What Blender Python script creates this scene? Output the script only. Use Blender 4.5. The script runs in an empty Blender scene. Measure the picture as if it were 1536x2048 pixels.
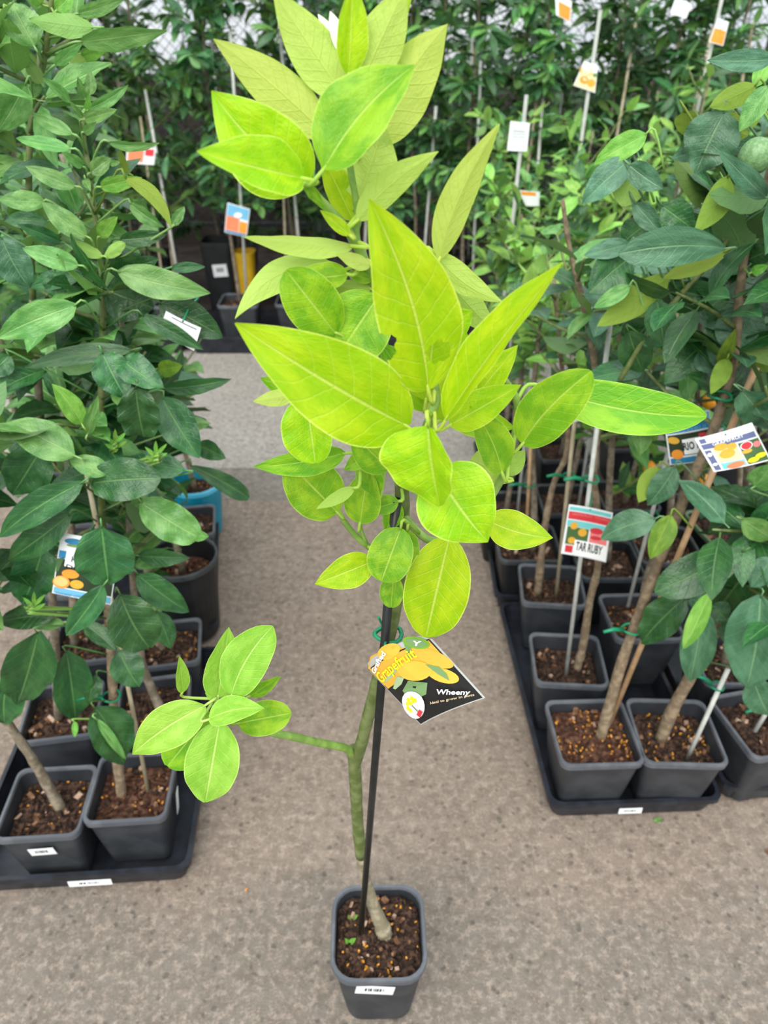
import bpy, math, random
import numpy as np
from mathutils import Vector, Matrix, Euler

R = math.radians
sc = bpy.context.scene
COL = sc.collection

# ------------------------------------------------------------------ camera
CAM = Vector((0.0, 0.0, 1.31))
PITCH = R(34.0)
FPX = 1480.0                      # focal length in pixels of the 1536x2048 frame
cd = bpy.data.cameras.new('camera')
cd.sensor_fit = 'VERTICAL'
cd.sensor_height = 36.0
cd.sensor_width = 27.0
cd.lens = 36.0 * FPX / 2048.0
cd.clip_start = 0.02
cd.dof.use_dof = True
cd.dof.focus_distance = 0.62
cd.dof.aperture_fstop = 7.5
cam = bpy.data.objects.new('camera', cd)
COL.objects.link(cam)
cam.location = CAM
cam.rotation_euler = (math.pi / 2 - PITCH, 0, 0)
sc.camera = cam

# ------------------------------------------------------------------ light
w = bpy.data.worlds.new('overcast_sky')
sc.world = w
w.use_nodes = True
bg = w.node_tree.nodes['Background']
# even overcast sky (CIE overcast: brightest overhead, well under half as bright at the horizon)
wn, wl = w.node_tree.nodes, w.node_tree.links
wtc = wn.new('ShaderNodeTexCoord')
wsp = wn.new('ShaderNodeSeparateXYZ')
wl.new(wtc.outputs['Generated'], wsp.inputs[0])
wmr = wn.new('ShaderNodeMapRange')
wmr.inputs[3].default_value = 0.42
wmr.inputs[4].default_value = 1.0
wl.new(wsp.outputs[2], wmr.inputs[0])
wmx = wn.new('ShaderNodeMix')
wmx.data_type = 'RGBA'
wmx.inputs[6].default_value = (0, 0, 0, 1)
wmx.inputs[7].default_value = (0.91, 0.96, 1.0, 1)
wl.new(wmr.outputs[0], wmx.inputs[0])
wl.new(wmx.outputs[2], bg.inputs[0])
bg.inputs[1].default_value = 1.25
sd = bpy.data.lights.new('sun', 'SUN')
sd.energy = 2.3
sd.angle = R(60)
sd.color = (1.0, 0.97, 0.9)
sun = bpy.data.objects.new('sun', sd)
COL.objects.link(sun)
sun.rotation_euler = (R(42), R(-12), 0)
vs = sc.view_settings
vs.view_transform = 'Standard'
vs.look = 'None'
vs.gamma = 1.0
vs.use_curve_mapping = False
vs.exposure = 0.66
sc.cycles.max_bounces = 4
sc.cycles.diffuse_bounces = 2
sc.cycles.glossy_bounces = 2
sc.cycles.transmission_bounces = 3

FWD = Vector((0, math.cos(PITCH), -math.sin(PITCH)))
UP = Vector((0, math.sin(PITCH), math.cos(PITCH)))


def ray(x, y):
    return Vector(((x - 768) / FPX, 0, 0)) + UP * (-(y - 1024) / FPX) + FWD


def at(x, y, Y):
    """Point seen at photo pixel (x, y), standing Y metres ahead."""
    d = ray(x, y)
    return CAM + d * (Y / d.y)


def atz(x, y, z):
    d = ray(x, y)
    return CAM + d * ((z - CAM.z) / d.z)


# ------------------------------------------------------------------ materials
MATS = {}


def srgb(r, g, b):
    f = lambda c: (c / 255) / 12.92 if c / 255 <= 0.04045 else ((c / 255 + 0.055) / 1.055) ** 2.4
    return (f(r), f(g), f(b), 1)


def newmat(name):
    m = bpy.data.materials.new(name)
    m.use_nodes = True
    MATS[name] = m
    nt = m.node_tree
    return m, nt, nt.nodes, nt.links, nt.nodes['Principled BSDF']


def math_node(nt, op, a, b=None, c=None):
    n = nt.nodes.new('ShaderNodeMath')
    n.operation = op
    for i, v in enumerate((a, b, c)):
        if v is None:
            continue
        if isinstance(v, (int, float)):
            n.inputs[i].default_value = v
        else:
            nt.links.new(v, n.inputs[i])
    return n.outputs[0]


def mixc(nt, fac, a, b, mode='MIX'):
    n = nt.nodes.new('ShaderNodeMix')
    n.data_type = 'RGBA'
    n.blend_type = mode
    for sock, v in ((n.inputs[0], fac), (n.inputs[6], a), (n.inputs[7], b)):
        if isinstance(v, (int, float)):
            sock.default_value = v
        elif isinstance(v, tuple):
            sock.default_value = v
        else:
            nt.links.new(v, sock)
    return n.outputs[2]


def maprange(nt, v, a, b, c=0.0, d=1.0):
    n = nt.nodes.new('ShaderNodeMapRange')
    n.interpolation_type = 'SMOOTHSTEP'
    nt.links.new(v, n.inputs[0])
    for i, q in enumerate((a, b, c, d)):
        n.inputs[i + 1].default_value = q
    return n.outputs[0]


def noise(nt, vec, scale, detail=3.0, rough=0.55):
    n = nt.nodes.new('ShaderNodeTexNoise')
    n.inputs['Scale'].default_value = scale
    n.inputs['Detail'].default_value = detail
    n.inputs['Roughness'].default_value = rough
    if vec is not None:
        nt.links.new(vec, n.inputs['Vector'])
    return n.outputs[0]


def leaf_mat(name, top, alt, under, vein, edge, rough=0.35, transl=0.28, vein_amt=0.45, edge_amt=0.0, var=0.18, spec=0.5, tcol=None):
    m, nt, N, Lk, P = newmat(name)
    uv = N.new('ShaderNodeUVMap')
    sep = N.new('ShaderNodeSeparateXYZ')
    Lk.new(uv.outputs[0], sep.inputs[0])
    u, v = sep.outputs[0], sep.outputs[1]
    a = math_node(nt, 'MULTIPLY', math_node(nt, 'ABSOLUTE', math_node(nt, 'SUBTRACT', v, 0.5)), 2.0)
    mid = maprange(nt, a, 0.015, 0.065, 1.0, 0.0)
    ph = math_node(nt, 'SUBTRACT', math_node(nt, 'MULTIPLY', u, 9.0), math_node(nt, 'MULTIPLY', a, 1.7))
    tc = N.new('ShaderNodeTexCoord')
    oi = N.new('ShaderNodeObjectInfo')
    rnd = oi.outputs['Random']
    off = N.new('ShaderNodeVectorMath')
    off.operation = 'ADD'
    Lk.new(uv.outputs[0], off.inputs[0])
    comb = N.new('ShaderNodeCombineXYZ')
    Lk.new(math_node(nt, 'MULTIPLY', rnd, 57.0), comb.inputs[0])
    Lk.new(math_node(nt, 'MULTIPLY', rnd, 31.0), comb.inputs[2])
    Lk.new(comb.outputs[0], off.inputs[1])
    nz = noise(nt, off.outputs[0], 3.2, 3.0)
    nf = noise(nt, off.outputs[0], 34.0, 2.0)
    ph = math_node(nt, 'ADD', ph, math_node(nt, 'MULTIPLY', nz, 0.45))
    tri = math_node(nt, 'ABSOLUTE', math_node(nt, 'SUBTRACT', math_node(nt, 'FRACT', ph), 0.5))
    lat = maprange(nt, tri, 0.0, 0.085, 1.0, 0.0)
    blot = maprange(nt, nz, 0.38, 0.66)
    base = mixc(nt, blot, top, alt)
    base = mixc(nt, math_node(nt, 'MULTIPLY', lat, vein_amt * 0.42), base, vein)
    base = mixc(nt, math_node(nt, 'MULTIPLY', mid, min(1.0, vein_amt * 1.7)), base, vein)
    if edge_amt:
        e = maprange(nt, a, 0.95, 0.99)
        base = mixc(nt, math_node(nt, 'MULTIPLY', e, edge_amt), base, edge)
    un = mixc(nt, math_node(nt, 'MULTIPLY', mid, 0.4), mixc(nt, math_node(nt, 'MULTIPLY', lat, 0.16), under, top), vein)
    geo = N.new('ShaderNodeNewGeometry')
    col = mixc(nt, geo.outputs['Backfacing'], base, un)
    hsv = N.new('ShaderNodeHueSaturation')
    Lk.new(col, hsv.inputs['Color'])
    Lk.new(math_node(nt, 'ADD', math_node(nt, 'MULTIPLY', rnd, 0.026), 0.487), hsv.inputs['Hue'])
    Lk.new(math_node(nt, 'ADD', math_node(nt, 'MULTIPLY', rnd, 2 * var), 1 - var), hsv.inputs['Value'])
    col = hsv.outputs[0]
    Lk.new(col, P.inputs['Base Color'])
    Lk.new(math_node(nt, 'ADD', math_node(nt, 'MULTIPLY', geo.outputs['Backfacing'], 0.3), rough), P.inputs['Roughness'])
    P.inputs['Specular IOR Level'].default_value = spec
    bump = N.new('ShaderNodeBump')
    bump.inputs['Strength'].default_value = 0.42
    bump.inputs['Distance'].default_value = 0.004
    h = math_node(nt, 'ADD', math_node(nt, 'MULTIPLY', lat, -0.16), math_node(nt, 'ADD', math_node(nt, 'MULTIPLY', mid, -0.6), math_node(nt, 'ADD', math_node(nt, 'MULTIPLY', nf, 0.35), math_node(nt, 'MULTIPLY', nz, 1.5))))
    Lk.new(h, bump.inputs['Height'])
    Lk.new(bump.outputs[0], P.inputs['Normal'])
    tr = N.new('ShaderNodeBsdfTranslucent')
    tcm = mixc(nt, 0.55, col, tcol or alt)
    Lk.new(tcm, tr.inputs[0])
    mx = N.new('ShaderNodeMixShader')
    mx.inputs[0].default_value = transl
    Lk.new(P.outputs[0], mx.inputs[1])
    Lk.new(tr.outputs[0], mx.inputs[2])
    Lk.new(mx.outputs[0], N['Material Output'].inputs[0])
    return m


def plain(name, col, rough=0.5, col2=None, scale=40.0, bump=0.0, spec=0.5, detail=4.0, lo=0.4, hi=0.65, metal=0.0, bscale=None):
    m, nt, N, Lk, P = newmat(name)
    tc = N.new('ShaderNodeTexCoord')
    P.inputs['Roughness'].default_value = rough
    P.inputs['Specular IOR Level'].default_value = spec
    P.inputs['Metallic'].default_value = metal
    nz = noise(nt, tc.outputs['Object'], scale, detail)
    c = mixc(nt, maprange(nt, nz, lo, hi), col, col2 or tuple(min(1, k * 1.15) for k in col[:3]) + (1,))
    Lk.new(c, P.inputs['Base Color'])
    if bump:
        b = N.new('ShaderNodeBump')
        b.inputs['Strength'].default_value = bump
        b.inputs['Distance'].default_value = 0.003
        Lk.new(noise(nt, tc.outputs['Object'], bscale or scale * 2, 4.0), b.inputs['Height'])
        Lk.new(b.outputs[0], P.inputs['Normal'])
    return m


def concrete(name, c1, c2, dark, amt=0.8, stain=None):
    m, nt, N, Lk, P = newmat(name)
    geo = N.new('ShaderNodeNewGeometry')
    pos = geo.outputs['Position']
    bign = noise(nt, pos, 2.3, 4.0, 0.6)
    big = maprange(nt, bign, 0.35, 0.68)
    med = maprange(nt, noise(nt, pos, 30.0, 6.0, 0.75), 0.40, 0.64)
    mot = maprange(nt, noise(nt, pos, 66.0, 6.0, 0.75), 0.44, 0.66)
    fine = maprange(nt, noise(nt, pos, 260.0, 3.0, 0.6), 0.36, 0.66)
    c = mixc(nt, big, c1, c2)
    if stain:
        # old damp staining of the slab nearest the viewer, with a ragged outline
        sp_ = N.new('ShaderNodeSeparateXYZ')
        Lk.new(pos, sp_.inputs[0])
        e = math_node(nt, 'ADD', sp_.outputs[1], math_node(nt, 'MULTIPLY', math_node(nt, 'SUBTRACT', noise(nt, pos, 3.1, 5.0, 0.65), 0.5), 0.9))
        c = mixc(nt, maprange(nt, e, 0.62, 0.80, 0.85, 0.0), c, stain)
    c = mixc(nt, math_node(nt, 'MULTIPLY', med, 0.7 * amt), c, dark)
    c = mixc(nt, math_node(nt, 'MULTIPLY', mot, 0.62 * amt), c, tuple(k * 1.75 for k in c2[:3]) + (1,))
    c = mixc(nt, math_node(nt, 'MULTIPLY', fine, 0.30 * amt), c, tuple(k * 0.55 for k in dark[:3]) + (1,))
    vo = N.new('ShaderNodeTexVoronoi')
    vo.inputs['Scale'].default_value = 55.0
    Lk.new(pos, vo.inputs['Vector'])
    pit = maprange(nt, vo.outputs['Distance'], 0.14, 0.36, 1.0, 0.0)
    pit = math_node(nt, 'MULTIPLY', pit, maprange(nt, noise(nt, pos, 38.0, 2.0), 0.47, 0.57))
    c = mixc(nt, math_node(nt, 'MULTIPLY', pit, 0.55), c, (0.06, 0.055, 0.05, 1))
    Lk.new(c, P.inputs['Base Color'])
    P.inputs['Roughness'].default_value = 0.85
    P.inputs['Specular IOR Level'].default_value = 0.25
    b = N.new('ShaderNodeBump')
    b.inputs['Strength'].default_value = 0.5
    b.inputs['Distance'].default_value = 0.002
    h = math_node(nt, 'SUBTRACT', math_node(nt, 'MULTIPLY', mot, 0.6), pit)
    Lk.new(h, b.inputs['Height'])
    Lk.new(b.outputs[0], P.inputs['Normal'])
    return m


leaf_mat('lime_leaf', srgb(146, 196, 10), srgb(178, 212, 26), srgb(190, 212, 108), srgb(214, 232, 110), srgb(226, 240, 120), rough=0.38, transl=0.37, vein_amt=0.42, edge_amt=0.75, var=0.06, spec=0.35, tcol=srgb(190, 230, 20))
leaf_mat('lime_green_leaf', srgb(104, 164, 26), srgb(148, 192, 36), srgb(164, 194, 88), srgb(190, 220, 100), srgb(208, 230, 110), rough=0.4, transl=0.32, vein_amt=0.4, edge_amt=0.55, var=0.08, spec=0.4, tcol=srgb(160, 215, 30))
leaf_mat('fresh_lime_leaf', srgb(136, 186, 58), srgb(158, 202, 78), srgb(170, 205, 110), srgb(215, 236, 140), srgb(220, 240, 140), rough=0.42, transl=0.27, vein_amt=0.35, edge_amt=0.6, var=0.05, spec=0.35, tcol=srgb(180, 225, 60))
leaf_mat('dark_leaf', srgb(34, 84, 42), srgb(54, 106, 52), srgb(92, 128, 74), srgb(104, 150, 84), srgb(90, 130, 70), rough=0.24, transl=0.12, vein_amt=0.4, var=0.28, spec=0.6)
leaf_mat('green_leaf', srgb(86, 142, 66), srgb(122, 172, 92), srgb(122, 164, 78), srgb(156, 196, 120), srgb(150, 190, 110), rough=0.28, transl=0.2, vein_amt=0.42, var=0.2, spec=0.55)
leaf_mat('young_leaf', srgb(104, 168, 58), srgb(134, 190, 80), srgb(150, 188, 92), srgb(180, 215, 120), srgb(180, 215, 120), rough=0.4, transl=0.25, vein_amt=0.35, var=0.15, spec=0.45)
leaf_mat('blue_leaf', srgb(58, 104, 72), srgb(84, 130, 98), srgb(112, 150, 70), srgb(130, 170, 120), srgb(120, 160, 110), rough=0.34, transl=0.14, vein_amt=0.35, var=0.22, spec=0.55)
leaf_mat('olive_leaf', srgb(92, 126, 38), srgb(120, 150, 46), srgb(132, 160, 62), srgb(150, 175, 80), srgb(150, 175, 80), rough=0.5, transl=0.24, vein_amt=0.3, var=0.15, spec=0.35)
leaf_mat('hedge_leaf', srgb(52, 96, 58), srgb(84, 128, 82), srgb(110, 148, 84), srgb(120, 160, 90), srgb(120, 160, 90), rough=0.33, transl=0.2, vein_amt=0.3, var=0.4, spec=0.5)
leaf_mat('bright_leaf', srgb(118, 172, 66), srgb(150, 196, 92), srgb(150, 190, 96), srgb(190, 220, 130), srgb(190, 220, 130), rough=0.4, transl=0.24, vein_amt=0.3, var=0.22, spec=0.45)
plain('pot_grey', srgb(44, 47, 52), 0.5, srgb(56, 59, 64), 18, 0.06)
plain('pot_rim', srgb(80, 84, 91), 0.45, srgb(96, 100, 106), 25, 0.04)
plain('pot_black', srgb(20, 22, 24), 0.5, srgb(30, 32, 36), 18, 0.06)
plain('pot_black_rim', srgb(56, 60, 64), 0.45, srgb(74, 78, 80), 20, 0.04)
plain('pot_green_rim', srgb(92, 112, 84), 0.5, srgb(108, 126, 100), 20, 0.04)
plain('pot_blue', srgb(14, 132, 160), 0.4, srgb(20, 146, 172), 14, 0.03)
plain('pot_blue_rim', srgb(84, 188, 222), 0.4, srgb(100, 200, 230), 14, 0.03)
plain('pot_yellow', srgb(214, 168, 22), 0.45, srgb(226, 184, 40), 14, 0.03)
plain('tray_plastic', srgb(26, 29, 36), 0.42, srgb(38, 42, 52), 30, 0.08)
plain('soil', srgb(40, 29, 24), 0.95, srgb(88, 66, 54), 130, 0.9, 0.2, bscale=220)
plain('peat_soil', srgb(58, 36, 27), 0.95, srgb(100, 70, 55), 120, 0.9, 0.2, bscale=220)
plain('bark_chip', srgb(96, 68, 48), 0.9, srgb(140, 106, 82), 60, 0.3, 0.2)
plain('pale_chip', srgb(160, 130, 110), 0.8, srgb(188, 162, 144), 60, 0.2, 0.2)
plain('dark_chip', srgb(44, 34, 28), 0.95, srgb(76, 58, 46), 60, 0.3, 0.2)
plain('feed_grain', srgb(196, 128, 30), 0.6, srgb(214, 150, 44), 60)
plain('green_stem', srgb(88, 102, 48), 0.6, srgb(116, 128, 78), 60, 0.2)
plain('green_shoot', srgb(112, 146, 62), 0.5, srgb(136, 168, 80), 60, 0.15)
plain('pale_bark', srgb(128, 120, 96), 0.8, srgb(160, 150, 128), 70, 0.5)
plain('brown_bark', srgb(112, 96, 76), 0.85, srgb(146, 128, 104), 70, 0.6)
plain('grey_bark', srgb(104, 94, 78), 0.85, srgb(142, 130, 112), 60, 0.6)
plain('black_plastic', srgb(16, 17, 18), 0.4, srgb(26, 28, 28), 40)
plain('white_stake', srgb(186, 190, 184), 0.45, srgb(204, 206, 200), 40)
plain('bamboo', srgb(170, 136, 98), 0.6, srgb(192, 160, 124), 30, 0.2)
plain('pale_bamboo', srgb(170, 158, 130), 0.6, srgb(190, 178, 152), 30, 0.2)
plain('green_tie', srgb(10, 120, 84), 0.45, srgb(16, 140, 96), 30)
plain('fruit_green', srgb(96, 134, 84), 0.45, srgb(120, 156, 104), 220, 0.35, bscale=260)
plain('fruit_orange', srgb(232, 150, 24), 0.45, srgb(240, 170, 40), 120, 0.2)
plain('petal', srgb(240, 240, 226), 0.6, srgb(250, 250, 240), 60)
plain('fence_wire', srgb(60, 64, 66), 0.5, srgb(80, 84, 86), 30, metal=0.3)
plain('steel', srgb(142, 150, 160), 0.5, srgb(164, 170, 178), 8)
plain('shed_cladding', srgb(206, 212, 222), 0.7, srgb(222, 226, 232), 2)
plain('paper', srgb(232, 236, 240), 0.5, srgb(240, 242, 245), 20)
for nm, c in dict(ink=(28, 28, 32), ink_grey=(104, 108, 116), print_black=(20, 20, 20), print_yellow=(250, 226, 30), fruit_yellow=(226, 178, 62), fruit_gold=(220, 168, 58), print_orange=(236, 150, 52), orange_flesh=(244, 190, 120), print_leaf=(112, 146, 92), print_pale_leaf=(160, 184, 140), print_lime=(110, 160, 40), print_red=(206, 52, 62), print_pink=(232, 128, 128), print_teal=(112, 200, 200), print_blue=(44, 128, 176), print_sky=(110, 178, 214), print_slate=(98, 106, 146), print_white=(246, 248, 248), print_dark=(40, 56, 38), print_tan=(196, 164, 120), print_cream=(244, 216, 170), print_foliage=(70, 104, 58), print_deep=(20, 26, 36), print_salmon=(240, 130, 90), card_back=(176, 178, 172)).items():
    plain(nm, srgb(*c), 0.45, srgb(*[min(255, q + 5) for q in c]), 30)
concrete('concrete_warm', srgb(136, 122, 110), srgb(148, 135, 123), srgb(100, 90, 81), stain=srgb(118, 112, 104))
concrete('concrete_grey', srgb(122, 115, 107), srgb(132, 126, 118), srgb(94, 90, 84))
concrete('concrete_light', srgb(150, 144, 137), srgb(166, 160, 153), srgb(120, 115, 108), 0.8)
plain('dark_fill', srgb(52, 44, 40), 0.9, srgb(72, 62, 56), 9, 0.3)  # plain dark brown for the far floor and the added wall

# ------------------------------------------------------------------ scene helpers


def wloc(o):
    v = Vector((0, 0, 0))
    while o is not None:
        v += o.location
        o = o.parent
    return v


def tag(o, label=None, cat=None, group=None, kind=None):
    if label:
        o['label'] = label
    if cat:
        o['category'] = cat
    if group:
        o['group'] = group
    if kind:
        o['kind'] = kind
    return o


def empty(name, loc, label=None, cat=None, group=None, kind=None):
    o = bpy.data.objects.new(name, None)
    COL.objects.link(o)
    o.empty_display_size = 0.05
    o.location = loc
    return tag(o, label, cat, group, kind)


def build(name, verts, faces, mat, parent=None, smooth=False, uv=None, fm=None, label=None, kind=None, loc=None):
    """One mesh object; verts in world space, kept relative to the parent thing."""
    o0 = wloc(parent) if parent is not None else Vector(loc or (0, 0, 0))
    me = bpy.data.meshes.new(name)
    V = np.asarray([tuple(v) for v in verts], dtype=float) - np.array(o0)
    me.from_pydata(V.tolist(), [], faces)
    mats = mat if isinstance(mat, (list, tuple)) else [mat]
    for k in mats:
        me.materials.append(MATS[k])
    if fm is not None:
        me.polygons.foreach_set('material_index', fm)
    if uv is not None:
        lay = me.uv_layers.new(name='UVMap')
        li = np.empty(len(me.loops), dtype=np.int32)
        me.loops.foreach_get('vertex_index', li)
        lay.data.foreach_set('uv', np.asarray(uv, dtype=np.float32)[li].ravel())
    if smooth:
        me.polygons.foreach_set('use_smooth', [True] * len(me.polygons))
    me.update()
    o = bpy.data.objects.new(name, me)
    COL.objects.link(o)
    if parent is not None:
        o.parent = parent
    else:
        o.location = o0
    return tag(o, label, None, None, kind)


def smooth_path(pts, n=6):
    P = [Vector(p) for p in pts]
    if len(P) < 3:
        return P
    out = []
    for i in range(len(P) - 1):
        a = P[i - 1] if i else P[0] * 2 - P[1]
        b, c = P[i], P[i + 1]
        d = P[i + 2] if i + 2 < len(P) else P[-1] * 2 - P[-2]
        for k in range(n):
            t = k / n
            out.append(0.5 * ((2 * b) + (c - a) * t + (2 * a - 5 * b + 4 * c - d) * t * t + (3 * b - a - 3 * c + d) * t ** 3))
    out.append(P[-1])
    return out


def tube(pts, r0, r1=None, sides=8, knob=0.0, rng=None, closed=False):
    r1 = r0 if r1 is None else r1
    n = len(pts)
    V, Fc = [], []
    prev = None
    for i, p in enumerate(pts):
        if closed:
            t = (pts[(i + 1) % n] - pts[i - 1]).normalized()
        else:
            t = (pts[min(i + 1, n - 1)] - pts[max(i - 1, 0)]).normalized()
        ref = prev if prev is not None else (Vector((1, 0, 0)) if abs(t.x) < 0.8 else Vector((0, 1, 0)))
        x = (ref - t * ref.dot(t)).normalized()
        prev = x
        y = t.cross(x)
        r = r0 + (r1 - r0) * i / max(1, n - 1)
        if knob and rng:
            r *= 1 + rng.uniform(-knob, knob)
        for k in range(sides):
            a = 2 * math.pi * k / sides
            V.append(p + x * (math.cos(a) * r) + y * (math.sin(a) * r))
    m = n if closed else n - 1
    for i in range(m):
        for k in range(sides):
            j = (i + 1) % n
            Fc.append((i * sides + k, i * sides + (k + 1) % sides, j * sides + (k + 1) % sides, j * sides + k))
    if not closed:
        Fc.append(tuple(range(sides))[::-1])
        Fc.append(tuple((n - 1) * sides + k for k in range(sides)))
    return V, Fc


def join(lst):
    V, Fc = [], []
    for v, f in lst:
        o = len(V)
        V += list(v)
        Fc += [tuple(i + o for i in q) for q in f]
    return V, Fc


def box(c, s, rz=0.0):
    c = Vector(c)
    m = Matrix.Rotation(rz, 3, 'Z')
    V = [c + m @ Vector((x * s[0] / 2, y * s[1] / 2, z * s[2] / 2)) for x in (-1, 1) for y in (-1, 1) for z in (-1, 1)]
    Fc = [(0, 1, 3, 2), (4, 6, 7, 5), (0, 4, 5, 1), (2, 3, 7, 6), (0, 2, 6, 4), (1, 5, 7, 3)]
    return V, Fc


# ------------------------------------------------------------------ floor, fence, shed wall
fl = empty('floor', (0, 2, 0), kind='structure')
yA = atz(700, 1000, 0).y
yB = atz(700, 937, 0).y
gap = 0.004


def slab(y0, y1, mat, z=0.0):
    v, f = box((0, (y0 + y1) / 2, z - 0.05), (9.0, y1 - y0 - gap, 0.1))
    build('slab', v, f, mat, fl)


slab(-1.5, yA, 'concrete_warm')
slab(yA, yB, 'concrete_grey', -0.002)
slab(yB, 3.3, 'concrete_light')
slab(3.3, 8.0, 'dark_fill')  # far floor set darker than the near slabs, under the back rows
v, f = box((0, 3.2, -0.075), (9.0, 9.6, 0.05))
build('joint_bed', v, f, 'dark_chip', fl)

wb = empty('wall_back', (0, 6.6, 0), kind='structure')
for i in range(16):
    x = -4.5 + i * 0.6
    v, f = box((x + 0.3, 6.6, 1.6), (0.585, 0.06, 3.2))
    build('cladding_panel', v, f, 'shed_cladding', wb)

v, f = box((0, 5.25, 0.5), (9.0, 0.15, 1.0))  # dark wall added behind the fence so gaps between the trunks stay dark
tag(build('added_dark_wall', v, f, 'dark_fill', loc=(0, 5.25, 0)), kind='structure')
fe = empty('chain_link_fence', (0, 4.9, 0), 'dark chain link fence with slim posts behind the back rows of trees', 'fence')
wires = []
for i in range(-60, 200):
    x = -4.2 + i * 0.06
    for s in (1, -1):
        a = Vector((x, 4.9, 0.15))
        b = Vector((x + s * 2.3, 4.9, 2.45))
        if max(a.x, b.x) < -4.2 or min(a.x, b.x) > 4.2:
            continue
        wires.append(tube([a, b], 0.0018, sides=4))
v, f = join(wires)
build('wire_mesh', v, f, 'fence_wire', fe, kind='stuff')
for x in np.arange(-4.0, 4.1, 0.8):
    v, f = tube([Vector((x - 0.24, 4.92, 0)), Vector((x - 0.24, 4.92, 2.5))], 0.012, sides=8)
    build('post', v, f, 'fence_wire', fe)
for z in (0.2, 2.45):
    v, f = tube([Vector((-4.3, 4.92, z)), Vector((4.3, 4.92, z))], 0.012, sides=8)
    build('rail', v, f, 'fence_wire', fe)
px = at(632, 20, 4.4)
v1 = box((px.x, 4.4, 1.3), (0.10, 0.10, 2.6))
po = build('steel_post', v1[0], v1[1], 'steel', loc=(px.x, 4.4, 0))
tag(po, 'grey square steel post rising behind the yellow green sapling', 'post')

# ------------------------------------------------------------------ pots and trays


def rsq(c, w, rad, z, rz, n=6):
    """Rounded-square loop of width w and corner radius rad."""
    P = []
    h = w / 2 - rad
    for q, (sx, sy) in enumerate(((1, 1), (-1, 1), (-1, -1), (1, -1))):
        for k in range(n):
            a = math.pi / 2 * (q + k / (n - 1))
            P.append((sx * h + rad * math.cos(a), sy * h + rad * math.sin(a)))
    ca, sa = math.cos(rz), math.sin(rz)
    return [Vector((c[0] + x * ca - y * sa, c[1] + x * sa + y * ca, z)) for x, y in P]


def loops_mesh(loops, cap0=False, cap1=False):
    n = len(loops[0])
    V = [p for l in loops for p in l]
    Fc = []
    for i in range(len(loops) - 1):
        for k in range(n):
            Fc.append((i * n + k, i * n + (k + 1) % n, (i + 1) * n + (k + 1) % n, (i + 1) * n + k))
    if cap0:
        Fc.append(tuple(range(n))[::-1])
    if cap1:
        Fc.append(tuple((len(loops) - 1) * n + k for k in range(n)))
    return V, Fc


def chip(c, s, rng):
    """A small irregular shard."""
    m = Euler((rng.uniform(0, 6), rng.uniform(0, 6), rng.uniform(0, 6))).to_matrix()
    e = (s * rng.uniform(0.7, 1.5), s * rng.uniform(0.4, 0.9), s * rng.uniform(0.25, 0.6))
    V = [c + m @ Vector((x * e[0] * rng.uniform(0.6, 1), y * e[1] * rng.uniform(0.6, 1), z * e[2])) * 0.5 for x in (-1, 1) for y in (-1, 1) for z in (-1, 1)]
    return V, [(0, 1, 3, 2), (4, 6, 7, 5), (0, 4, 5, 1), (2, 3, 7, 6), (0, 2, 6, 4), (1, 5, 7, 3)]


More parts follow.
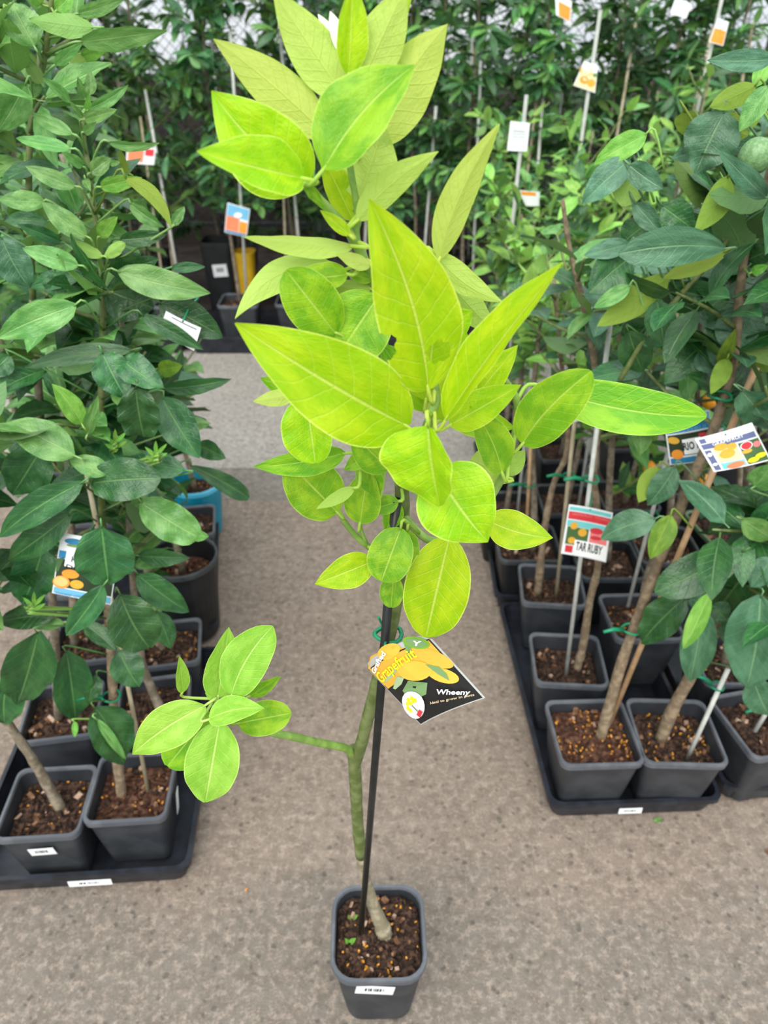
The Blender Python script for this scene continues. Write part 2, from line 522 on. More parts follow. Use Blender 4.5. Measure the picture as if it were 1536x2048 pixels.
def add_pot(T, c, z0, w, h, rz=0.0, base=0.74, rad=0.11, body='pot_grey', rim='pot_rim', soil='soil', depth=0.03, seed=1, nchip=55, grains=16, rnd=False, chipsize=0.009):
    rng = random.Random(seed)
    R_ = (lambda ww: ww / 2 - 1e-4) if rnd else (lambda ww: ww * rad)
    nn = 8 if rnd else 6
    L = lambda ww, z: rsq(c, ww, R_(ww), z0 + z, rz, nn)
    wb = w * base
    lw = lambda z: wb + (w * 0.97 - wb) * z / h
    loops = [L(wb * 0.9, 0.0), L(wb, 0.006), L(lw(h * 0.5), h * 0.5), L(lw(h - 0.006), h - 0.006), L(lw(h) - 0.006, h - 0.006), L(lw(h * 0.5) - 0.006, h * 0.45), L(wb - 0.01, 0.006)]
    v, f = loops_mesh(loops, True, True)
    pot = build('pot', v, f, body, T, smooth=False)
    sh = pot.data.polygons
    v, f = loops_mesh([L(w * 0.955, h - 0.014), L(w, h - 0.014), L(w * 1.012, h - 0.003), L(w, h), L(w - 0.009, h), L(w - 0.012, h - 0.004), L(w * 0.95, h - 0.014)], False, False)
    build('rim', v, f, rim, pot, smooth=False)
    zs = h - depth
    rings = []
    K = 9
    for i in range(K + 1):
        fr = 1 - i / K * 0.96
        lp = L((lw(zs) - 0.007) * fr, zs)
        if 0 < i:
            lp = [p + Vector((rng.uniform(-1, 1) * 0.002, rng.uniform(-1, 1) * 0.002, rng.uniform(-0.004, 0.006) + 0.004 * (1 - fr))) for p in lp]
        rings.append(lp)
    v, f = loops_mesh(rings, False, True)
    so = build('soil', v, f, soil, T)
    parts, fm = [], []
    for k in range(nchip + grains):
        r_ = math.sqrt(rng.random()) * 0.9
        a = rng.uniform(0, 2 * math.pi)
        hw = (lw(zs) - 0.016) / 2
        x, y = max(-1, min(1, r_ * math.cos(a) * 1.3)) * hw, max(-1, min(1, r_ * math.sin(a) * 1.3)) * hw
        if rnd and math.hypot(x, y) > hw * 0.95:
            x, y = x * 0.6, y * 0.6
        p = Vector((c[0] + x * math.cos(rz) - y * math.sin(rz), c[1] + x * math.sin(rz) + y * math.cos(rz), z0 + zs + 0.005))
        if k < nchip:
            q = chip(p, chipsize * rng.uniform(0.6, 1.6), rng)
            mi = rng.choice((0, 0, 0, 1, 2, 2, 2, 2, 2, 2))
        else:
            q = chip(p + Vector((0, 0, 0.001)), 0.0048, rng)
            mi = 3
        parts.append(q)
        fm += [mi] * len(q[1])
    if parts:
        v, f = join(parts)
        build('bark_and_grains', v, f, ['bark_chip', 'pale_chip', 'dark_chip', 'feed_grain'], so, fm=fm, kind='stuff')
    return pot, so


def sticker(pot, p, n, wd, ht, tilt=0.0, bars=True, name='sticker', mat='paper', label='white barcode sticker'):
    """Thin paper rectangle at p facing n, with printed bars."""
    n = Vector(n).normalized()
    x = Vector((0, 0, 1)).cross(n).normalized()
    y = n.cross(x)
    ct, st = math.cos(tilt), math.sin(tilt)
    x, y = x * ct + y * st, y * ct - x * st
    p = Vector(p)

    def quad(cx, cy, w_, h_, off):
        q = p + x * cx + y * cy + n * off
        return [q - x * w_ / 2 - y * h_ / 2, q + x * w_ / 2 - y * h_ / 2, q + x * w_ / 2 + y * h_ / 2, q - x * w_ / 2 + y * h_ / 2]
    V = quad(0, 0, wd, ht, 0.0) + quad(0, 0, wd, ht, 0.0007)
    Fc = [(3, 2, 1, 0), (4, 5, 6, 7), (0, 1, 5, 4), (1, 2, 6, 5), (2, 3, 7, 6), (3, 0, 4, 7)]
    fm = [0] * 6
    if bars:
        rng = random.Random(int(wd * 1e5))
        cx = -wd * 0.24
        while cx < wd * 0.24:
            bw = wd * rng.choice((0.018, 0.03, 0.05))
            o = len(V)
            V += quad(cx, ht * 0.06, bw, ht * 0.34, 0.0010)
            Fc.append((o, o + 1, o + 2, o + 3))
            fm.append(1)
            cx += bw + wd * 0.026
    return build(name, V, Fc, [mat, 'ink'], pot, fm=fm, label=label)


def tray(FL, BL, wid, label, side=1, ht=0.058, mark=None):
    """Carry tray from its aisle-side front and back corners, reaching wid to one side."""
    a, b = Vector((FL.x, FL.y, 0)), Vector((BL.x, BL.y, 0))
    yv = (b - a)
    ln = yv.length
    yv.normalize()
    xv = Vector((yv.y, -yv.x, 0)) * side
    T = empty('plant_tray', a + xv * wid / 2 + yv * ln / 2, label, 'tray', 'black carry trays')
    c = a + xv * wid / 2 + yv * ln / 2

    def lp(dx, z, r=0.02):
        P = []
        hw, hl = wid / 2 + dx - r, ln / 2 + dx - r
        for q, (sx, sy) in enumerate(((1, 1), (-1, 1), (-1, -1), (1, -1))):
            for k in range(4):
                t = math.pi / 2 * (q + k / 3)
                P.append(c + xv * (sx * hw + r * math.cos(t)) + yv * (sy * hl + r * math.sin(t)) + Vector((0, 0, z)))
        if side < 0:
            P = P[::-1]
        return P
    v, f = loops_mesh([lp(-0.018, 0.001), lp(-0.014, 0.004), lp(-0.004, ht - 0.006), lp(-0.007, ht - 0.006), lp(-0.018, 0.006)], True, True)
    bd = build('tray_body', v, f, 'tray_plastic', T)
    v, f = loops_mesh([lp(-0.004, ht - 0.012), lp(0.0, ht - 0.012), lp(0.0, ht), lp(-0.008, ht), lp(-0.008, ht - 0.006)])
    build('rim', v, f, 'tray_plastic', T)
    if mark:
        s, wd_ = mark
        p = a + xv * wid * s + Vector((0, 0, ht * 0.6)) - yv * 0.0005
        sticker(bd, p, -yv, wd_, 0.016, 0, name='tray_sticker', label='small white printed strip')
    return T


# ------------------------------------------------------------------ leaves


def leaf_geom(B, T_, W, z, fold=18, bend=0.0, side=0.0, nu=16, nv=4, pa=0.6, pb=0.88, wave=0.0, waves=3, ph=0.0, curl=0.0, holes=(), pet=None, cup=0.0, asym=0.0, tipf=0.0):
    """Blade from base B to tip T_ with upper side z, plus its leaf stalk.  Returns verts, faces, uvs."""
    B, T_ = Vector(B), Vector(T_)
    ax = T_ - B
    Ln = ax.length
    y = ax / Ln
    z = (z - y * z.dot(y)).normalized()
    x = y.cross(z)
    tm = pa / (pa + pb)
    mx = tm ** pa * (1 - tm) ** pb
    V, UV, Fc = [], [], []
    nS = 2 * nv + 1
    fo = R(fold)
    P2 = []
    for i in range(nu + 1):
        t = i / nu
        tt = min(max(t, 0.004), 0.996)
        hw = W / 2 * (tt ** pa) * ((1 - tt) ** pb) / mx
        if tipf:
            hw *= 1 - tipf * max(0, t - 0.72) ** 2 * 6
        arc = 4 * t * (1 - t)
        cen = B + y * (Ln * t) + z * (bend * Ln * arc + curl * Ln * max(0, t - 0.55) ** 2 * 3) + x * (side * Ln * arc)
        for j in range(nS):
            s = (j - nv) / nv
            k = 1 + asym * (1 if s > 0 else -1)
            cc = s * hw * k
            a = fo * (1 - 0.35 * abs(s))
            wv = wave * W * math.sin(2 * math.pi * waves * t + ph + (1.7 if s > 0 else 0)) * abs(s) ** 1.5
            p = cen + x * (cc * math.cos(a)) + z * (abs(cc) * math.sin(a) + wv - cup * cc * cc / max(W, 1e-6))
            V.append(p)
            UV.append((t, (s + 1) / 2))
            P2.append((cc, t * Ln))
    for i in range(nu):
        for j in range(nS - 1):
            q = (i * nS + j, i * nS + j + 1, (i + 1) * nS + j + 1, (i + 1) * nS + j)
            Fc.append(q)
    if holes:
        for (ht, hs, hr) in holes:
            t = ht
            hw = W / 2 * (t ** pa) * ((1 - t) ** pb) / mx
            cx, cy, r = hs * hw, ht * Ln, hr * Ln
            keep = []
            for q in Fc:
                mxx = sum(P2[k][0] for k in q) / 4
                my = sum(P2[k][1] for k in q) / 4
                if math.hypot(mxx - cx, my - cy) > r:
                    keep.append(q)
            Fc = keep
            for k, (a_, b_) in enumerate(P2):
                d = math.hypot(a_ - cx, b_ - cy)
                if r * 0.55 < d < r * 1.12:
                    an = math.atan2(b_ - cy, a_ - cx)
                    rr = r * (1 + 0.10 * math.sin(5 * an) + 0.06 * math.sin(9 * an + 1))
                    V[k] = V[k] + (x * (a_ - cx) + y * (b_ - cy)) * ((rr - d) / max(d, 1e-6))
    if pet is not None:
        o = len(V)
        pts = smooth_path([B + y * Ln * 0.03, B - y * min(0.012, Ln * 0.15), pet], 3) if (pet - B).length > 0.004 else [B + y * Ln * 0.03, B - y * 0.006]
        tv, tf = tube(pts, 0.0012, 0.0016, sides=5)
        V += tv
        UV += [(0.05, 0.5)] * len(tv)
        Fc += [tuple(k + o for k in q) for q in tf]
    return V, Fc, UV


class Axis:
    """Stem and shoots of one plant; leaves join at the nearest point."""

    def __init__(self):
        self.p = []

    def add(self, pts):
        self.p += [(Vector(a)) for a in pts]

    def near(self, q):
        return min(self.p, key=lambda a: (a - q).length_squared)


def hleaf(T, mat, b, t, wpx, Y, d=0.0, r=0.0, u=False, axis=None, name='leaf', maxpet=0.16, lab=None, **kw):
    """A leaf measured in the photo: base and tip pixel, apparent width, depth Y at base and Y+d at tip."""
    B, Tp = at(b[0], b[1], Y), at(t[0], t[1], Y + d)
    mid = (B + Tp) / 2
    dep = (mid - CAM).dot(FWD)
    fo = kw.get('fold', 18)
    W = wpx * dep / FPX / max(0.42, math.cos(R(r))) / max(0.5, math.cos(R(fo) * 0.8))
    y = (Tp - B).normalized()
    vw = (CAM - mid).normalized()
    z = (vw - y * vw.dot(y)).normalized()
    if u:
        z = -z
    z = Matrix.Rotation(R(r), 3, y) @ z
    pet = None
    if axis is not None:
        q = axis.near(B)
        dd = (q - B).length
        if dd > .035:
            q = axis.near(B - Vector((0, 0, dd * .55)))
            dd = (q - B).length
        if dd < maxpet:
            pet = q
        else:
            pet = B + (q - B) * (0.05 / dd)
    V, Fc, UV = leaf_geom(B, Tp, W, z, pet=pet, **kw)
    return build(name, V, Fc, mat, T, smooth=True, uv=UV, label=lab)


TPL = {}


def template(mat, k, wr=0.42):
    key = (mat, k, wr)
    if key not in TPL:
        rng = random.Random(k * 7 + 3)
        V, Fc, UV = leaf_geom((0, 0.1, 0), (0, 1, rng.uniform(-0.12, 0.03)), wr * rng.uniform(0.9, 1.1), Vector((0, 0, 1)), fold=rng.uniform(8, 28), bend=rng.uniform(0.0, 0.12), side=rng.uniform(-0.04, 0.04), nu=6, nv=1, wave=rng.uniform(0, 0.06), waves=2, ph=k)
        o = len(V)
        V += [Vector((-0.012, 0, 0)), Vector((0.012, 0, 0)), Vector((0.008, 0.13, 0.0)), Vector((-0.008, 0.13, 0.0))]
        UV += [(0.05, 0.5)] * 4
        Fc.append((o, o + 1, o + 2, o + 3))
        me = bpy.data.meshes.new('leaf')
        me.from_pydata([tuple(v) for v in V], [], Fc)
        me.materials.append(MATS[mat])
        lay = me.uv_layers.new(name='UVMap')
        li = np.empty(len(me.loops), dtype=np.int32)
        me.loops.foreach_get('vertex_index', li)
        lay.data.foreach_set('uv', np.asarray(UV, dtype=np.float32)[li].ravel())
        me.polygons.foreach_set('use_smooth', [True] * len(me.polygons))
        me.update()
        TPL[key] = (me, np.array([tuple(v) for v in V]), Fc, np.array(UV))
    return TPL[key]


def leaf_frame(p, d, nrm, Ln):
    y = d.normalized()
    z = (nrm - y * nrm.dot(y))
    if z.length < 1e-4:
        z = Vector((0, 0, 1)) - y * y.z
    z.normalize()
    x = y.cross(z)
    m = Matrix(((x.x, y.x, z.x), (x.y, y.y, z.y), (x.z, y.z, z.z))).to_4x4()
    return Matrix.Translation(p) @ m @ Matrix.Diagonal((Ln, Ln, Ln, 1))


def add_leaf(T, mat, M, k, wr=0.42):
    me = template(mat, k, wr)[0]
    o = bpy.data.objects.new('leaf', me)
    COL.objects.link(o)
    o.parent = T
    o.matrix_basis = Matrix.Translation(-wloc(T)) @ M
    return o


def foliage(T, trunk, stem, mats, n, Lr, rng, z0, z1, reach, nb=6, rise=0.35, wr=0.42, extra=0, tw=0.0035, keep=None, bmat='green_stem', droop=0.0):
    """Side branches and leaves along a stem between heights z0 and z1."""
    pts = smooth_path(stem, 8)
    act = [p for p in pts if z0 <= p.z <= z1] or pts[-3:]
    axes = [(act, 1.0)]
    for k in range(nb):
        p = act[int((k + rng.random() * 0.8) / nb * (len(act) - 1))]
        a = k * 2.4 + rng.uniform(-0.5, 0.5)
        top = (p.z - z0) / max(0.05, z1 - z0)
        ln = reach * rng.uniform(0.7, 1.15) * (1 - 0.45 * top)
        d = Vector((math.cos(a), math.sin(a), rise + rng.uniform(-0.15, 0.35)))
        q1 = p + d * ln * 0.5
        q2 = p + d * ln + Vector((0, 0, ln * rng.uniform(-0.1, 0.35) - droop * ln))
        bp = smooth_path([p, q1, q2], 4)
        v, f = tube(bp, tw, tw * 0.5, sides=5)
        build('branch', v, f, bmat, trunk, smooth=True)
        axes.append((bp[2:], 1.0))
    allp = [(p, ax) for ax, _ in axes for p in ax]
    VV, FF, UU, FM = [], [], [], []
    nn = 0
    tries = 0
    off = 0
    while nn < n + extra and tries < 6 * (n + extra):
        tries += 1
        ax, _ = axes[rng.randrange(len(axes))] if rng.random() < 0.8 else axes[0]
        i = rng.randrange(len(ax))
        p = ax[i]
        t = (ax[min(i + 1, len(ax) - 1)] - ax[max(0, i - 1)])
        t = t.normalized() if t.length > 1e-6 else Vector((0, 0, 1))
        a = rng.uniform(0, 2 * math.pi)
        rd = Vector((math.cos(a), math.sin(a), 0))
        rd = (rd - t * rd.dot(t))
        d = rd.normalized() * 1.0 + t * rng.uniform(0.1, 0.9) + Vector((0, 0, rng.uniform(-0.55, 0.5) - droop))
        Ln = rng.uniform(*Lr)
        nr = Vector((rng.uniform(-0.5, 0.5), rng.uniform(-0.6, 0.4), 1.0))
        if rng.random() < 0.12:
            nr.z = -0.4
        pp = p + Vector((rng.uniform(-1, 1), rng.uniform(-1, 1), rng.uniform(-1, 1))) * 0.004
        if keep and not keep(pp + d.normalized() * Ln * 0.6):
            continue
        M = leaf_frame(pp, d, nr, Ln)
        mat = mats[rng.randrange(len(mats))]
        k = rng.randrange(5)
        if nn < n:
            add_leaf(T, mat, M, k, wr)
        else:
            _, tv, tf, tu = template(mat, k, wr)
            A = np.array(M)
            VV.append(tv @ A[:3, :3].T + A[:3, 3])
            UU.append(tu)
            FF += [tuple(i2 + off for i2 in q) for q in tf]
            FM += [mats.index(mat)] * len(tf)
            off += len(tv)
        nn += 1
    if VV:
        build('inner_leaves', np.concatenate(VV), FF, list(mats), T, smooth=True, uv=np.concatenate(UU), fm=FM, kind='stuff')


def stem_part(T, pts, r0, r1, mat, name='trunk', parent=None, sides=8, knob=0.08, seed=1):
    rng = random.Random(seed)
    sp = smooth_path(pts, 6)
    v, f = tube(sp, r0, r1, sides, knob, rng)
    return build(name, v, f, mat, parent or T, smooth=True), sp


def stake_part(T, a, b, r, mat, name='stake'):
    v, f = tube([Vector(a), Vector(a).lerp(b, 0.5), Vector(b)], r, r, 8)
    return build(name, v, f, mat, T, smooth=True)


def tie_part(T, p, rad=0.012, tail=True, mat='green_tie', parent=None, seed=0, d=None):
    rng = random.Random(seed)
    p = Vector(p)
    ring = [p + Vector((math.cos(a) * rad, math.sin(a) * rad * 0.9, math.sin(a * 2) * 0.002)) for a in np.linspace(0, 2 * math.pi, 14)[:-1]]
    L = [tube(ring, 0.0022, sides=5, closed=True)]
    if tail:
        d = d or Vector((-1, -0.3, 0.15))
        d = d.normalized()
        L.append(tube([p + d * rad, p + d * (rad + 0.02) + Vector((0, 0, 0.004)), p + d * (rad + 0.04)], 0.0045, 0.003, sides=5))
    v, f = join(L)
    return build('tie', v, f, mat, parent or T, smooth=True)


def blob(c, r, sx=1, sy=1, sz=1, n=8):
    V, Fc = [], []
    for i in range(n + 1):
        th = math.pi * i / n
        for k in range(2 * n):
            a = math.pi * k / n
            V.append(Vector(c) + Vector((math.sin(th) * math.cos(a) * r * sx, math.sin(th) * math.sin(a) * r * sy, math.cos(th) * r * sz)))
    m = 2 * n
    for i in range(n):
        for k in range(m):
            Fc.append((i * m + k, (i + 1) * m + k, (i + 1) * m + (k + 1) % m, i * m + (k + 1) % m))
    return V, Fc


# ------------------------------------------------------------------ printed plant labels


class Card:
    """A thin bent card: four corner pixels (reading order TL TR BR BL) with depths."""

    def __init__(self, corners, Ys, label, name='plant_label', bulge=0.0, shift=(0, 0), chamfer=0.0, back='paper', edge='paper', group='plant labels'):
        self.px = [Vector((c[0], c[1])) for c in corners]
        self.P = [at(c[0], c[1], y) for c, y in zip(corners, Ys)]
        tl, tr, br, bl = self.P
        self.n = (bl - tl).cross(tr - tl).normalized()
        if self.n.dot(CAM - tl) < 0:
            self.n = -self.n
        c0 = (tl + tr + br + bl) / 4
        self.mid = Vector((0, 0, 0))
        if shift != (0, 0):
            cx = sum(p.x for p in self.px) / 4
            cy = sum(p.y for p in self.px) / 4
            ym = sum(Ys) / 4
            self.mid = at(cx + shift[0], cy + shift[1], ym) - at(cx, cy, ym)
        self.bulge = bulge
        self.T = empty(name, c0, label, 'label', group)
        n = 12
        V, Fc = [], []
        for s, off in ((0, 0.0), (1, -0.0008)):
            for i in range(n + 1):
                for j in range(n + 1):
                    u, v = i / n, j / n
                    if chamfer:
                        v = v + (1 - v) * max(0.0, chamfer - min(u, 1 - u))
                    V.append(self.uv(u, v) + self.n * off)
        m = (n + 1) ** 2
        for i in range(n):
            for j in range(n):
                a = i * (n + 1) + j
                q = (a, a + 1, a + n + 2, a + n + 1)
                Fc.append(q)
                Fc.append(tuple(m + k for k in q)[::-1])
        bd = [j for j in range(n + 1)] + [i * (n + 1) + n for i in range(1, n + 1)] + [n * (n + 1) + j for j in range(n - 1, -1, -1)] + [i * (n + 1) for i in range(n - 1, 0, -1)]
        for k in range(len(bd)):
            a, b = bd[k], bd[(k + 1) % len(bd)]
            Fc.append((b, a, a + m, b + m))
        self.body = build('card', V, Fc, back, self.T, smooth=False)
        self.layer = 0

    def uv(self, u, v):
        tl, tr, br, bl = self.P
        p = tl * (1 - u) * (1 - v) + tr * u * (1 - v) + br * u * v + bl * (1 - u) * v
        return p + (self.n * self.bulge + self.mid) * (4 * u * (1 - u))

    def inv(self, x, y):
        """photo pixel -> card coordinates"""
        u = v = 0.5
        tl, tr, br, bl = self.px
        for _ in range(12):
            p = tl * (1 - u) * (1 - v) + tr * u * (1 - v) + br * u * v + bl * (1 - u) * v
            du = (tr - tl) * (1 - v) + (br - bl) * v
            dv = (bl - tl) * (1 - u) + (br - tr) * u
            e = Vector((x, y)) - p
            det = du.x * dv.y - du.y * dv.x
            u += (e.x * dv.y - e.y * dv.x) / det
            v += (du.x * e.y - du.y * e.x) / det
        return u, v

    def _put(self, name, uvs, faces, mat):
        self.layer += 1
        off = self.n * (0.00025 + 0.00010 * self.layer)
        V = [self.uv(u, v) + off for u, v in uvs]
        if not faces:
            return
        f0 = faces[0]
        nn = (V[f0[1]] - V[f0[0]]).cross(V[f0[2]] - V[f0[1]])
        if nn.dot(self.n) < 0:
            faces = [q[::-1] for q in faces]
        return build(name, V, faces, mat, self.body)

    def hang(self, u, v, to, mat='green_tie'):
        a = self.uv(u, v) + self.n * 0.001
        b = Vector(to)
        m = (a + b) / 2 + Vector((0, 0, 0.004))
        tv, tf = tube(smooth_path([a, m, b], 4), 0.0013, sides=5)
        return build('tie', tv, tf, mat, self.T, smooth=True)

    def rect(self, u0, v0, u1, v1, mat, name='print_band', n=6):
        P = [(u0 + (u1 - u0) * i / n, v0 + (v1 - v0) * j) for i in range(n + 1) for j in (0, 1)]
        return self._put(name, P, [(2 * i, 2 * i + 1, 2 * i + 3, 2 * i + 2) for i in range(n)], mat)

    def poly(self, pts, mat, name='print_shape'):
        P = [self.inv(x, y) for x, y in pts]
        return self._put(name, P, [tuple(range(len(P)))], mat)

    def oval(self, cx, cy, rx, ry, mat, rot=0.0, name='print_fruit', n=20):
        ca, sa = math.cos(R(rot)), math.sin(R(rot))
        pts = []
        for k in range(n):
            a = 2 * math.pi * k / n
            x, y = rx * math.cos(a), ry * math.sin(a)
            pts.append((cx + x * ca - y * sa, cy + x * sa + y * ca))
        return self.poly(pts, mat, name)

    def text(self, s, a, b, hgt, mat, bold=0.0, name='lettering'):
        """lettering from pixel a (lower left) to pixel b (lower right), cap height in pixels"""
        cu = bpy.data.curves.new('lettering', 'FONT')
        cu.body = s
        cu.size = 1.0
        cu.offset = bold
        cu.resolution_u = 2
        ob = bpy.data.objects.new('lettering_tmp', cu)
        me = bpy.data.meshes.new_from_object(ob)
        V = [tuple(v.co[:2]) for v in me.vertices]
        Fc = [tuple(p.vertices) for p in me.polygons]
        bpy.data.objects.remove(ob)
        bpy.data.curves.remove(cu)
        bpy.data.meshes.remove(me)
        if not V:
            return
        x0 = min(p[0] for p in V)
        x1 = max(p[0] for p in V)
        a, b = Vector(a), Vector(b)
        ex = (b - a)
        ey = Vector((ex.y, -ex.x)).normalized() * hgt / 0.7
        P = []
        for x, y in V:
            q = a + ex * ((x - x0) / (x1 - x0)) + ey * y
            P.append(self.inv(q.x, q.y))
        return self._put(name, P, Fc, mat)

def proj(p):
    q = p - CAM
    dp = q.dot(FWD)
    return 768 + FPX * q.x / dp, 1024 - FPX * q.dot(UP) / dp


def stem_px(pts):
    return [at(x, y, Y) for x, y, Y in pts]


# ------------------------------------------------------------------ trays
tray(atz(1100, 1612, 0.058), atz(997, 1205, 0.058), 0.338, 'black tray nearest the viewer on the right, holding the two front pots', 1, mark=(0.47, 0.045))
tray(atz(990, 1192, 0.058), atz(960, 985, 0.058), 0.36, 'black tray on the right just behind the front one, mostly under shaded pots', 1)
tray(Vector((0.665, 0.895, 0)), Vector((0.652, 1.47, 0)), 0.338, 'black tray at the right edge of the picture beside the front tray', 1)
tray(Vector((0.665, 1.495, 0)), Vector((0.66, 2.0, 0)), 0.5, 'shaded black tray under the green rimmed pot on the right', 1)
tray(Vector((-0.344, 0.73, 0)), Vector((-0.380, 1.285, 0)), 0.40, 'black tray nearest the viewer on the left under the two front pots', -1, mark=(0.44, 0.075))
tray(atz(434, 1250, 0.058), atz(438, 990, 0.058), 0.40, 'black tray on the left behind the front one, with a blue pot in it', -1)

# ------------------------------------------------------------------ the grapefruit sapling in the aisle
pq = atz(757, 1861, 0.172)
G = empty('grapefruit_sapling', (pq.x, pq.y, 0), 'yellow green grapefruit sapling in a small grey pot, alone in the aisle', 'potted tree')
pc = (pq.x, pq.y)
pot, so = add_pot(G, pc, 0.0, 0.140, 0.172, rz=R(1), base=0.74, rad=0.24, depth=0.022, seed=5, nchip=110, grains=34, chipsize=0.007)
sticker(pot, (pc[0] - 0.005, pc[1] - 0.0650, 0.134), (0, -1, -0.10), 0.056, 0.030, R(-7))
GA = Axis()
sm = [(770, 1872, .572), (763, 1850, .572), (748, 1815, .576), (733, 1770, .58), (722, 1712, .58), (715, 1640, .575), (711, 1560, .568), (707, 1498, .562)]
trunk, sp = stem_part(G, stem_px(sm[:5]), 0.0118, 0.0076, 'pale_bark', 'trunk', seed=2, knob=0.05, sides=10)
_, sp0 = stem_part(G, stem_px(sm[4:]), 0.0079, 0.0076, 'green_stem', 'stem', trunk, seed=3, knob=0.05, sides=10)
sp = sp + sp0
GA.add(sp)
v, f = blob(at(766, 1858, .572), 0.013, 1, 1, 1.3, 6)
build('graft_knob', v, f, 'pale_bark', trunk, smooth=True)
sh = [(709, 1530, .566), (722, 1490, .556), (737, 1430, .545), (757, 1355, .535), (782, 1255, .525), (795, 1180, .518), (804, 1080, .51), (804, 985, .505), (802, 910, .50), (800, 850, .495)]
b1, sp = stem_part(G, stem_px(sh), 0.0075, 0.0055, 'green_stem', 'main_shoot', trunk, knob=0.04)
GA.add(sp)
for nm, pts, ra, rb in (
        ('branch', [(709, 1512, .565), (690, 1496, .55), (640, 1486, .53), (590, 1474, .51), (540, 1464, .50), (480, 1440, .49), (440, 1412, .485), (430, 1398, .485)], .0052, .0032),
        ('branch', [(804, 985, .505), (790, 900, .50), (775, 780, .50), (762, 660, .50), (745, 570, .495), (715, 492, .49), (678, 440, .485), (640, 400, .48), (612, 368, .475)], .0048, .0026),
        ('branch', [(715, 492, .49), (712, 462, .49), (716, 440, .49), (712, 400, .49), (700, 330, .49), (698, 260, .49), (700, 170, .49)], .0026, .0018),
        ('branch', [(802, 910, .50), (830, 880, .47), (850, 860, .45), (862, 830, .44), (872, 800, .44), (870, 770, .44)], .0042, .0026),
        ('branch', [(804, 1030, .505), (860, 1080, .49), (930, 1065, .49), (985, 990, .49), (1008, 945, .485), (1026, 885, .48), (1036, 830, .48), (1030, 790, .48), (1010, 760, .48)], .0036, .0022),
        ('branch', [(805, 1110, .51), (770, 1110, .50), (738, 1094, .49), (710, 1070, .485), (688, 1042, .48), (676, 1020, .475)], .0032, .002),
        ('branch', [(802, 950, .50), (770, 930, .49), (725, 915, .485), (705, 880, .48), (685, 850, .475), (660, 820, .47), (620, 800, .465)], .0034, .002),
        ('branch', [(862, 800, .46), (835, 700, .48), (850, 600, .49), (878, 525, .495)], .003, .002),
        ('branch', [(735, 1093, .49), (722, 1060, .485), (720, 1045, .485)], .0018, .0014)):
    _, sp = stem_part(G, stem_px(pts), ra, rb, 'green_shoot', nm, trunk, knob=0.03)
    GA.add(sp)
stake_part(G, at(722, 1866, .562), at(793, 1000, .488), 0.0042, 'black_plastic')
tie_part(G, at(776, 1268, .522), 0.013, False)
tw = [at(776, 1266, .515), at(763, 1246, .51), at(757, 1234, .505)]
v, f = tube(smooth_path(tw, 4), 0.0012, sides=5)
build('tie_end', v, f, 'green_tie', G, smooth=True)

